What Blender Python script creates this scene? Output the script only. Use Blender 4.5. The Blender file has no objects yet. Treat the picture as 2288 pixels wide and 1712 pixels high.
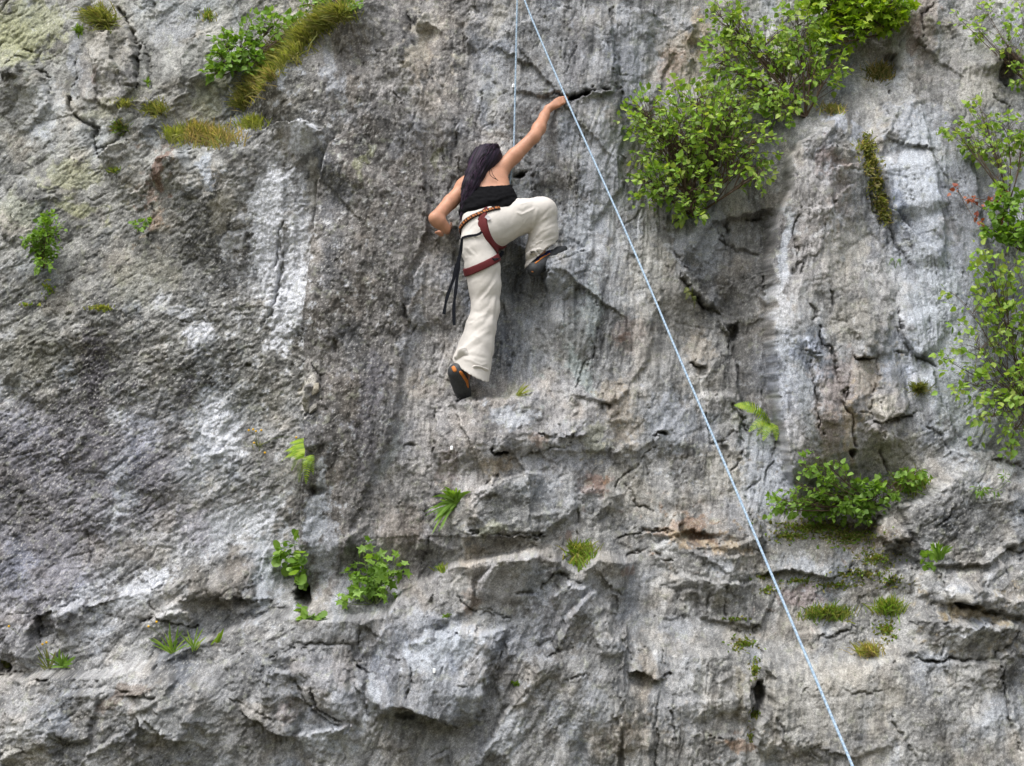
import bpy, math, random, time
import numpy as np
from mathutils import Vector, Matrix
from mathutils.bvhtree import BVHTree
T00 = time.time()
R = math.radians
sc = bpy.context.scene
COL = sc.collection

# ------------------------------------------------------------------ camera, sky, sun, exposure
PITCH = R(22.0); DIST = 14.0; CAMZ = 1.6
FX = 370.0 * (DIST / math.cos(PITCH))          # focal length in photograph pixels
cam_d = bpy.data.cameras.new('camera'); cam = bpy.data.objects.new('camera', cam_d); COL.objects.link(cam)
cam.location = (0, -DIST, CAMZ); cam.rotation_euler = (math.pi/2 + PITCH, 0, 0)
cam_d.sensor_width = 36.0; cam_d.lens = 36.0 * FX / 2288.0
cam_d.clip_end = 500; cam_d.clip_start = 0.1
sc.camera = cam
world = bpy.data.worlds.new('World'); sc.world = world; world.use_nodes = True
wn = world.node_tree.nodes; wl = world.node_tree.links
bg = wn['Background']; sky = wn.new('ShaderNodeTexSky'); sky.sky_type = 'NISHITA'; sky.sun_disc = False
SUN_EL, SUN_AZ = R(56), R(-32)                 # azimuth measured from straight behind the camera, negative = from the left
sky.sun_elevation = SUN_EL; sky.sun_rotation = math.pi + SUN_AZ * -1
sky.dust_density = 3.0; sky.ozone_density = 1.0
hs = wn.new('ShaderNodeHueSaturation'); hs.inputs['Saturation'].default_value = 0.35
wl.new(sky.outputs[0], hs.inputs['Color']); wl.new(hs.outputs[0], bg.inputs[0]); bg.inputs[1].default_value = 0.14
sun_d = bpy.data.lights.new('sun', 'SUN'); sun = bpy.data.objects.new('sun', sun_d); COL.objects.link(sun)
sun_d.energy = 1.5; sun_d.angle = R(32); sun_d.color = (1.0, 0.98, 0.95)
sdir = Vector((math.sin(SUN_AZ)*math.cos(SUN_EL), -math.cos(SUN_AZ)*math.cos(SUN_EL), math.sin(SUN_EL)))
sun.rotation_euler = sdir.to_track_quat('Z', 'Y').to_euler()
sc.view_settings.view_transform = 'Standard'; sc.view_settings.look = 'None'
sc.view_settings.gamma = 1.0; sc.view_settings.use_curve_mapping = False
sc.view_settings.exposure = 0.96

# ------------------------------------------------------------------ maths helpers
FW = np.array([0, math.cos(PITCH), math.sin(PITCH)]); UP = np.array([0, -math.sin(PITCH), math.cos(PITCH)]); RT = np.array([1.0, 0, 0])
CP = np.array([0, -DIST, CAMZ])
def ray(u, v):
    d = FW + RT*((u-1144.0)/FX) + UP*((856.0-v)/FX)
    return d/np.linalg.norm(d)
def project(P):
    q = P - CP; z = q@FW
    return 1144.0 + FX*(q@RT)/z, 856.0 - FX*(q@UP)/z
def rng(seed): return np.random.default_rng(seed)
_p = rng(7).permutation(256); PERM = np.concatenate([_p, _p, _p]).astype(np.int32)
_a = rng(8).random(256)*2*np.pi; GX = np.cos(_a).astype(np.float32); GY = np.sin(_a).astype(np.float32)
RA = rng(9).random((256, 4)).astype(np.float32)
def perlin(x, y, seed=0):
    x = x + seed*17.31; y = y + seed*31.77
    xi = np.floor(x).astype(np.int32); yi = np.floor(y).astype(np.int32)
    xf = (x-xi).astype(np.float32); yf = (y-yi).astype(np.float32)
    u = xf*xf*xf*(xf*(xf*6-15)+10); v = yf*yf*yf*(yf*(yf*6-15)+10)
    X = xi & 255; Y = yi & 255
    def g(i, j, a, b):
        h = PERM[PERM[(X+i) & 255] + ((Y+j) & 255)]
        return GX[h]*a + GY[h]*b
    n00 = g(0, 0, xf, yf); n10 = g(1, 0, xf-1, yf); n01 = g(0, 1, xf, yf-1); n11 = g(1, 1, xf-1, yf-1)
    a = n00 + u*(n10-n00); b = n01 + u*(n11-n01)
    return (a + v*(b-a))*1.5
def fbm(x, y, o, seed=0, gain=0.5):
    s = 0; a = 1.0; f = 1.0
    for i in range(o):
        s = s + a*perlin(x*f, y*f, seed+i*3); a *= gain; f *= 2.03
    return s
def ridge(x, y, o, seed=0, gain=0.5):
    s = 0; a = 1.0; f = 1.0
    for i in range(o):
        s = s + a*(1-2*np.abs(perlin(x*f, y*f, seed+i*3))); a *= gain; f *= 2.1
    return s
def cells(x, y, seed, k=1.0, tilt=0.6, off=0.5):
    """creased convex facets: the upper envelope of one tilted plane per jittered cell; also a random value per winning cell"""
    x = x + seed*13.7; y = y + seed*7.9
    xi = np.floor(x).astype(np.int32); yi = np.floor(y).astype(np.int32)
    best = np.full(x.shape, -1e9, np.float32); sec = best.copy(); idx = np.zeros(x.shape, np.int32)
    for i in (-1, 0, 1):
        for j in (-1, 0, 1):
            h = PERM[PERM[(xi+i) & 255] + ((yi+j) & 255)]
            r = RA[h]
            dx = (x-(xi+i+r[..., 0])).astype(np.float32); dy = (y-(yi+j+r[..., 1])).astype(np.float32)
            w = off*r[..., 2] - k*(dx*dx+dy*dy) + tilt*(GX[h]*dx+GY[h]*dy)
            m = w > best; sec = np.maximum(sec, np.minimum(best, w))
            best = np.where(m, w, best); idx = np.where(m, h, idx)
    return best, RA[idx, 3], best-sec, RA[(idx+57) & 255, 1]
def sstep(a, b, x):
    t = np.clip((x-a)/(b-a), 0, 1); return t*t*(3-2*t)
def rot(u, v, deg):
    """along/across coordinates; deg is the tilt of the grain from vertical, positive leaning to the right at the top"""
    a = R(deg); return (v*math.cos(a) - u*math.sin(a)), (u*math.cos(a) + v*math.sin(a))
def polydist(u, v, pts):
    """signed distance to a polyline (positive on the right-hand side of travel in image sense) and position along it 0..1"""
    pts = np.array(pts, float)
    L = np.hypot(*(pts[1:]-pts[:-1]).T); cum = np.concatenate([[0], np.cumsum(L)]); tot = cum[-1]
    bd = np.full(u.shape, 1e9); bs = np.ones(u.shape); bt = np.zeros(u.shape)
    for i in range(len(pts)-1):
        a = pts[i]; d = pts[i+1]-a; l2 = d@d
        t = ((u-a[0])*d[0] + (v-a[1])*d[1])/l2; tc = np.clip(t, 0, 1)
        ex = u-(a[0]+tc*d[0]); ey = v-(a[1]+tc*d[1]); dd = ex*ex+ey*ey
        m = dd < bd - 1e-6
        bd = np.where(m, dd, bd)
        bs = np.where(m, np.sign(d[0]*(v-a[1]) - d[1]*(u-a[0])), bs)
        bt = np.where(m, (cum[i]+tc*L[i])/tot, bt)
    return np.sqrt(bd)*bs, bt

TO = dict(A=(0, 0), B=(0, 560), C=(0, 1112), D=(700, 0), E=(700, 560), F=(700, 1112), G=(1488, 0), H=(1488, 560), I=(1488, 1112), S=None)
def tl(t, pts):
    if t == 'S': return pts
    o = TO[t]; return [(o[0]+x/2.7586, o[1]+y/2.7586) for x, y in pts]

# ------------------------------------------------------------------ object helpers
def tag(o, label=None, cat=None, group=None, kind=None):
    if label: o['label'] = label
    if cat: o['category'] = cat
    if group: o['group'] = group
    if kind: o['kind'] = kind
    return o
def empty(name, loc):
    o = bpy.data.objects.new(name, None); COL.objects.link(o); o.location = loc; o.empty_display_size = 0.05; return o
def link_mesh(name, me, mat, parent=None):
    o = bpy.data.objects.new(name, me); COL.objects.link(o)
    if mat and not me.materials: me.materials.append(mat)
    if parent: o.parent = parent; o.matrix_parent_inverse = Matrix.Translation(parent.location).inverted()
    return o
def np_mesh(name, V, F, smooth=True, attrs=None):
    """V (n,3), F (m,3) or (m,4); attrs {name: (n,3|4)} point colours"""
    me = bpy.data.meshes.new(name); V = np.asarray(V, np.float32); F = np.asarray(F, np.int32)
    me.vertices.add(len(V)); me.vertices.foreach_set('co', V.ravel())
    n = F.shape[1]; me.loops.add(F.size); me.loops.foreach_set('vertex_index', F.ravel())
    me.polygons.add(len(F)); me.polygons.foreach_set('loop_start', np.arange(0, F.size, n, dtype=np.int32))
    me.polygons.foreach_set('use_smooth', np.full(len(F), smooth))
    me.update(calc_edges=True)
    if attrs:
        for k, c in attrs.items():
            at = me.attributes.new(k, 'FLOAT_COLOR', 'POINT')
            c = np.asarray(c, np.float32)
            if c.shape[1] == 3: c = np.concatenate([c, np.ones((len(c), 1), np.float32)], 1)
            at.data.foreach_set('color', c.ravel())
    return me
def nmat(name, rough=0.8, spec=0.3):
    m = bpy.data.materials.new(name); m.use_nodes = True; nt = m.node_tree; b = nt.nodes['Principled BSDF']
    b.inputs['Roughness'].default_value = rough; b.inputs['Specular IOR Level'].default_value = spec
    return m, nt, b
def noise_node(nt, scale, detail=4, rough=0.55, vec=None, stretch=None):
    n = nt.nodes.new('ShaderNodeTexNoise'); n.inputs['Scale'].default_value = scale; n.inputs['Detail'].default_value = detail
    n.inputs['Roughness'].default_value = rough
    if stretch:
        mp = nt.nodes.new('ShaderNodeMapping'); mp.inputs['Scale'].default_value = stretch
        nt.links.new(vec, mp.inputs[0]); nt.links.new(mp.outputs[0], n.inputs['Vector'])
    elif vec: nt.links.new(vec, n.inputs['Vector'])
    return n
def ramp(nt, fac, stops):
    r = nt.nodes.new('ShaderNodeValToRGB'); nt.links.new(fac, r.inputs[0]); e = r.color_ramp.elements
    while len(e) < len(stops): e.new(0.5)
    for i, (p, c) in enumerate(stops): e[i].position = p; e[i].color = (*c, 1) if len(c) == 3 else c
    return r
def mul(nt, a, b, mode='MULTIPLY', fac=1.0):
    m = nt.nodes.new('ShaderNodeMix'); m.data_type = 'RGBA'; m.blend_type = mode; m.inputs[0].default_value = fac
    nt.links.new(a, m.inputs[6]); nt.links.new(b, m.inputs[7]); return m.outputs[2]
def bump(nt, b, h, strength, dist):
    bp = nt.nodes.new('ShaderNodeBump'); bp.inputs['Strength'].default_value = strength; bp.inputs['Distance'].default_value = dist
    nt.links.new(h, bp.inputs['Height']); nt.links.new(bp.outputs[0], b.inputs['Normal']); return bp
# ------------------------------------------------------------------ the rock face
# control points: u, v, height (m towards the viewer)
MAC = [(1060,790,.06),(1010,700,.08),(1150,800,.10),(1000,600,.10),(1030,880,.12),(0,0,-.5),(300,0,-.45),(600,0,-.4),(790,0,-.1),(450,250,-.3),(0,300,-.4),(200,420,-.2),(500,400,0),(0,700,-.1),(300,800,.05),
 (600,600,-.12),(600,900,-.12),(640,750,-.12),(620,450,-.06),(650,1200,-.12),(0,1100,.05),(300,1200,.1),(0,1400,.15),(400,1400,.15),(800,300,.1),(850,600,.18),(850,900,.18),(760,700,.16),
 (850,1200,.1),(1000,50,.1),(1200,50,.12),(1100,300,.2),(1300,300,.2),(1080,560,.16),(1150,660,.05),(1300,700,.26),(1100,960,.3),(1400,900,.2),
 (1500,600,.1),(1500,300,0),(1550,100,-.1),(1600,500,-.05),(1620,720,-.08),(1650,900,0),(1750,50,-.3),(1900,100,-.3),(1850,400,.15),(1800,700,.2),
 (1850,900,.2),(2000,500,.08),(2050,800,.1),(2200,500,.1),(2100,100,-.1),(2250,200,0),(2250,900,.05),(1900,1100,0),(2150,1160,.3),(1500,1100,.15),
 (1150,1150,.35),(1600,1250,.22),(1850,1300,.25),(0,1700,.5),(400,1600,.5),(800,1600,.55),(800,1430,.45),(1200,1600,.55),(1200,1300,.45),
 (1600,1600,.55),(2000,1600,.6),(2288,1700,.6),(2200,1400,.5),(-600,800,.1),(2900,800,.2),(1144,-700,-.3),(1144,2500,.9)]
def macro(u, v):
    s = np.zeros(u.shape); w = np.zeros(u.shape)
    for a, b, h in MAC:
        q = 1.0/((u-a)**2 + (v-b)**2 + 70.0**2)**2.2 * 1e9
        s += q*h; w += q
    return s/w
# steps: tile, polyline, rise (m), width px, decay px.  Travel right -> below is raised; travel up -> right is raised; travel left -> above is raised; travel down -> left is raised
STEPS = [
 ('A', [(600,960),(760,900),(980,760),(1050,660),(1240,470),(1300,420)], .16, 10, 60),
 ('A', [(900,1010),(1150,930),(1280,930),(1470,880),(1700,790),(1850,780),(2100,820)], .18, 12, 160),
 ('A', [(1500,700),(1560,640),(1700,520),(1830,400),(1900,240),(2000,170),(2120,130),(2290,60),(2500,-60)], .40, 14, 200),
 ('A', [(600,560),(570,330),(620,220),(700,200),(800,260)], .10, 10, 120),
 ('A', [(60,560),(20,470),(80,380),(150,350),(240,430)], .10, 10, 100),
 ('A', [(690,760),(760,660),(870,610),(1000,620)], .10, 10, 50),
 ('A', [(1100,560),(1130,350),(1160,260),(1300,200)], .08, 10, 60),
 ('A', [(960,1200),(960,1050),(1000,990),(1100,990),(1200,960)], .10, 9, 60),
 ('A', [(1230,1200),(1330,1200),(1340,1000)], .03, 5, 40),
 ('A', [(1290,1300),(1300,1220),(1410,1160),(1450,1160)], .03, 6, 30),
 ('A', [(800,1220),(900,1130),(960,990)], .06, 8, 60),
 ('A', [(0,1480),(100,1300),(260,1220),(420,1180)], .07, 10, 60),
 ('B', [(0,840),(200,560),(320,430),(430,400)], .12, 10, 90),
 ('B', [(360,620),(420,380),(620,300),(760,250)], .08, 10, 80),
 ('B', [(200,600),(320,560),(520,470),(700,380)], .06, 8, 50),
 ('B', [(1180,1080),(1330,1140),(1480,1160)], .03, 6, 40),
 ('B', [(720,1450),(800,1280),(900,1180)], .06, 8, 50),
 ('B', [(900,1500),(1000,1400),(1200,1280),(1450,1200)], .06, 8, 60),
 ('B', [(350,1300),(480,1170),(580,1080)], .06, 7, 50),
 ('B', [(1940,1250),(1870,1000),(1900,840),(1990,800)], .06, 7, 40),
 ('S', [(690,1330),(676,1200),(684,1080),(690,1000),(688,900),(690,800),(686,700),(704,560),(720,420),(745,330),(790,290)], .36, 14, 260),
 ('S', [(0,1512),(110,1500),(230,1500),(330,1480),(420,1440),(500,1410),(620,1362),(720,1378),(800,1372),(870,1365),(900,1320),(960,1290),(1000,1262),(1090,1242),(1230,1228),(1290,1272),(1330,1240),(1440,1250)], .20, 14, 160),
 ('S', [(1440,1250),(1500,1200),(1560,1230),(1690,1240)], .08, 10, 100),
 ('C', [(0,1300),(200,1330),(380,1200),(560,1160),(840,1170),(1040,1080)], .08, 10, 70),
 ('C', [(1210,1490),(1100,1450),(950,1400),(870,1300)], .16, 8, 60),
 ('C', [(870,1300),(900,1260),(1020,1200),(1100,1060),(1180,980)], .08, 10, 60),
 ('C', [(280,690),(600,630),(840,570),(1100,520),(1240,420),(1340,350),(1500,310),(1720,300)], .10, 10, 80),
 ('C', [(1160,620),(1180,480),(1290,400)], .05, 8, 50),
 ('C', [(1720,640),(1500,600),(1300,610),(1100,640)], .05, 8, 60),
 ('C', [(880,780),(1040,700),(1160,690),(1240,790)], .06, 8, 50),
 ('C', [(0,980),(40,860),(90,820)], .10, 8, 60),
 ('C', [(130,1050),(140,860),(210,750),(250,830)], .10, 8, 70),
 ('C', [(370,850),(380,700),(480,670),(500,760)], .08, 8, 60),
 ('C', [(1690,980),(1740,930),(1830,930)], .07, 8, 50),
 ('C', [(1660,1290),(1640,1150),(1680,1030),(1820,1030),(1850,940)], .10, 8, 80),
 ('C', [(1860,1440),(1700,1430),(1560,1340),(1480,1250)], .12, 9, 80),
 ('C', [(1800,1480),(1900,1430),(2100,1400),(2210,1380)], .08, 9, 60),
 ('C', [(500,1655),(560,1560),(760,1440),(830,1400)], .07, 9, 60),
 ('C', [(0,1640),(40,1560),(180,1550)], .08, 8, 40),
 ('C', [(330,1460),(350,1330),(440,1270)], .06, 8, 50),
 ('D', [(400,370),(560,320),(610,240),(700,250)], .10, 9, 120),
 ('D', [(640,240),(640,100),(740,60)], .12, 9, 90),
 ('D', [(1060,410),(1110,280),(1180,200),(1260,160),(1400,120),(1620,20)], .10, 9, 200),
 ('D', [(930,330),(940,180),(960,60)], .06, 9, 60),
 ('D', [(1905,620),(1890,480),(1850,300),(1840,120),(1830,20)], -.07, 9, 120),
 ('D', [(1840,10),(2000,70),(2207,150)], .10, 8, 160),
 ('D', [(870,1130),(890,900),(900,720),(980,700)], .05, 10, 120),
 ('D', [(1110,860),(1120,600),(1160,480)], .03, 8, 100),
 ('D', [(1460,590),(1560,610),(1740,580),(1860,570)], .05, 5, 60),
 ('D', [(1370,1200),(1360,1080),(1370,1000)], .04, 7, 60),
 ('D', [(740,1500),(800,1440),(880,1380)], .12, 9, 60),
 ('D', [(2190,1460),(2150,1380),(2207,1290)], .05, 7, 60),
 ('E', [(1440,330),(1420,120),(1440,60),(1530,20),(1660,0),(1740,-40)], .20, 10, 160),
 ('E', [(600,520),(600,330),(640,160),(720,0)], .07, 10, 90),
 ('E', [(1180,380),(1150,100),(1100,0)], -.06, 16, 60),
 ('E', [(760,1000),(860,930),(960,905),(1110,910),(1330,870),(1500,800)], .12, 10, 140),
 ('E', [(750,1400),(750,1120),(770,960)], .10, 9, 160),
 ('E', [(1100,1230),(1110,1110),(1380,1110),(1500,1130),(1700,1120)], .05, 8, 70),
 ('E', [(1700,1140),(1520,1140),(1400,1130)], .07, 6, 30),
 ('E', [(1200,1260),(1110,1240)], .08, 6, 30),
 ('E', [(880,1655),(960,1500),(1060,1450),(1240,1380),(1330,1350),(1440,1380)], .13, 9, 90),
 ('E', [(1060,1430),(1140,1390)], .06, 6, 30),
 ('E', [(1600,1520),(1700,1460),(1800,1450),(1880,1500),(1920,1600)], .09, 8, 80),
 ('E', [(1820,1260),(1900,1200),(2020,1170)], .05, 7, 50),
 ('E', [(1810,1100),(1830,900),(1850,780)], .05, 9, 60),
 ('E', [(2110,1300),(2120,1120),(2207,1000)], .06, 10, 90),
 ('F', [(190,360),(200,230),(330,150)], .08, 9, 80),
 ('F', [(640,370),(660,220),(700,160)], .06, 9, 60),
 ('F', [(880,200),(1000,210),(1200,230),(1420,220)], .07, 8, 50),
 ('F', [(1420,225),(1200,240),(1000,215),(880,190)], .06, 6, 40),
 ('F', [(900,60),(1100,150),(1220,130),(1400,80),(1600,90)], .06, 8, 60),
 ('F', [(1650,480),(1680,380),(1740,340),(1820,350),(2000,400)], .09, 8, 70),
 ('F', [(560,880),(700,830),(900,810),(1100,800),(1190,800)], .09, 8, 100),
 ('F', [(400,1340),(480,1100),(540,960),(555,870)], .10, 8, 120),
 ('F', [(1190,800),(1130,1000),(1050,1200),(1040,1400)], .07, 8, 80),
 ('F', [(900,1400),(700,1310),(600,1270),(500,1250),(410,1330)], .14, 8, 60),
 ('F', [(1180,1000),(1200,880),(1280,850),(1330,930)], .05, 8, 50),
 ('F', [(1000,1655),(1180,1330),(1300,1130),(1480,880),(1560,700),(1700,560),(1760,540)], .12, 10, 130),
 ('F', [(1760,1000),(1740,820),(1780,720),(1860,740)], .06, 8, 60),
 ('F', [(2180,1110),(2100,1100),(1990,1050),(1920,1060)], .10, 7, 50),
 ('F', [(1990,1040),(2010,900),(2100,900)], .04, 6, 40),
 ('F', [(1870,1600),(1860,1250),(1920,1080)], .06, 8, 80),
 ('F', [(730,1600),(820,1560),(870,1600)], .04, 8, 40),
 ('F', [(1000,650),(1010,500),(1100,400),(1250,320),(1400,310)], .07, 9, 60),
 ('F', [(1440,600),(1560,520),(1700,540)], .06, 7, 40),
 ('F', [(300,800),(290,740),(440,720)], .04, 6, 50),
 ('G', [(400,1500),(340,1480)], .01, 6, 30),
 ('G', [(100,1655),(110,1480),(200,1330),(280,1280)], .08, 9, 120),
 ('G', [(490,1390),(560,1350),(620,1350)], -.05, 6, 50),
 ('S', [(1778,1140),(1752,1040),(1736,960),(1726,900),(1720,850),(1713,763),(1720,643),(1709,600),(1713,558),(1734,471),(1756,428),(1756,355),(1778,326),(1843,279),(1880,250),(1938,243)], .27, 15, 230),
 ('G', [(1310,960),(1310,860),(1390,680),(1540,610),(1640,590)], .14, 10, 160),
 ('G', [(1400,1400),(1340,1150),(1310,960)], .12, 16, 80),
 ('G', [(940,960),(1000,920),(1140,950)], .05, 7, 40),
 ('G', [(960,1040),(1010,1060),(1100,1030),(1160,1000)], .05, 7, 40),
 ('G', [(800,1320),(960,1300),(1080,1180),(1120,1150)], .04, 6, 40),
 ('G', [(1720,1655),(1700,1400),(1640,1000),(1600,860)], -.06, 14, 80),
 ('G', [(1370,260),(1410,150),(1480,110),(1600,20)], .14, 10, 90),
 ('G', [(1600,250),(1590,100),(1720,20)], .08, 8, 90),
 ('G', [(2060,480),(2050,380),(2100,300)], -.10, 8, 60),
 ('G', [(0,280),(120,320),(220,390)], .05, 7, 60),
 ('G', [(120,290),(140,160),(240,120)], .06, 8, 60),
 ('G', [(1240,640),(1290,580),(1420,560)], .05, 8, 50),
 ('H', [(330,400),(200,300),(90,150),(100,110),(220,130)], .10, 7, 70),
 ('H', [(400,560),(330,440),(330,400)], .08, 7, 60),
 ('H', [(270,710),(200,710),(150,690)], .09, 6, 50),
 ('H', [(130,780),(240,760),(320,630),(380,640)], .06, 8, 60),
 ('H', [(660,900),(480,990),(400,930)], -.04, 8, 60),
 ('H', [(930,1120),(900,900),(860,700),(830,620)], .05, 7, 60),
 ('H', [(1130,1010),(1080,960),(1040,760),(970,600),(920,480)], .04, 6, 50),
 ('H', [(1270,670),(1200,655),(1130,660)], .09, 6, 50),
 ('H', [(940,640),(900,670),(840,640),(820,560)], .07, 6, 40),
 ('H', [(1510,1010),(1440,1020),(1330,1050),(1250,1050)], .09, 6, 60),
 ('H', [(1300,1200),(1310,1110),(1360,1060)], .05, 7, 60),
 ('H', [(1250,1050),(1250,930),(1270,800),(1270,680)], .04, 6, 60),
 ('H', [(1640,710),(1560,650),(1490,610),(1450,560),(1400,380)], .06, 7, 90),
 ('H', [(1780,1200),(1720,1000),(1600,700)], -.05, 10, 70),
 ('H', [(1720,1240),(1850,1220),(2000,1250),(2207,1300)], .10, 10, 70),
 ('H', [(1310,1655),(1380,1560),(1600,1510),(1700,1400),(1900,1330)], .18, 12, 160),
 ('H', [(1880,1490),(2050,1510),(2207,1510)], .06, 8, 60),
 ('H', [(0,980),(130,940),(240,880),(400,900),(480,1020)], .03, 7, 60),
 ('I', [(1250,340),(1260,180),(1330,60),(1400,30)], .16, 10, 140),
 ('I', [(1500,290),(1360,230),(1350,180)], .06, 8, 50),
 ('I', [(80,280),(80,170),(130,160)], -.10, 8, 60),
 ('I', [(80,280),(300,290),(560,230),(640,260)], .08, 8, 50),
 ('I', [(1060,490),(900,470),(760,430),(560,470)], .07, 8, 50),
 ('I', [(0,500),(100,480),(360,500),(560,530)], .08, 8, 80),
 ('I', [(1330,560),(1370,450),(1480,410),(1560,430)], .08, 8, 60),
 ('I', [(1730,560),(1800,530),(1900,550),(2000,580),(2207,640)], .10, 8, 60),
 ('I', [(1930,650),(1860,640),(1760,640)], .12, 6, 40),
 ('I', [(1480,800),(1600,700),(1750,720),(1900,760),(2100,760),(2207,770)], .12, 9, 80),
 ('I', [(800,830),(880,810),(960,820),(1080,770),(1220,760)], .10, 9, 80),
 ('I', [(1760,990),(1600,980),(1500,995)], .06, 6, 50),
 ('I', [(1500,995),(1640,1000),(1960,990),(2020,980),(2200,860)], .06, 7, 90),
 ('I', [(0,930),(80,930),(180,970),(400,950)], .09, 8, 60),
 ('I', [(560,1650),(540,1400),(630,1300),(640,1100),(620,1040),(620,880)], .12, 9, 120),
 ('I', [(510,1400),(510,1200),(480,1100)], -.10, 9, 120),
 ('I', [(640,1060),(800,1040),(1000,960),(1250,1000),(1500,1000)], .05, 9, 120),
 ('I', [(160,1430),(400,1470),(480,1480)], .04, 6, 40),
 ('I', [(300,1240),(300,1100),(380,1070),(470,1090)], .06, 8, 60),
 ('I', [(180,380),(200,300),(400,280),(480,260)], .05, 8, 50),
]
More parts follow.
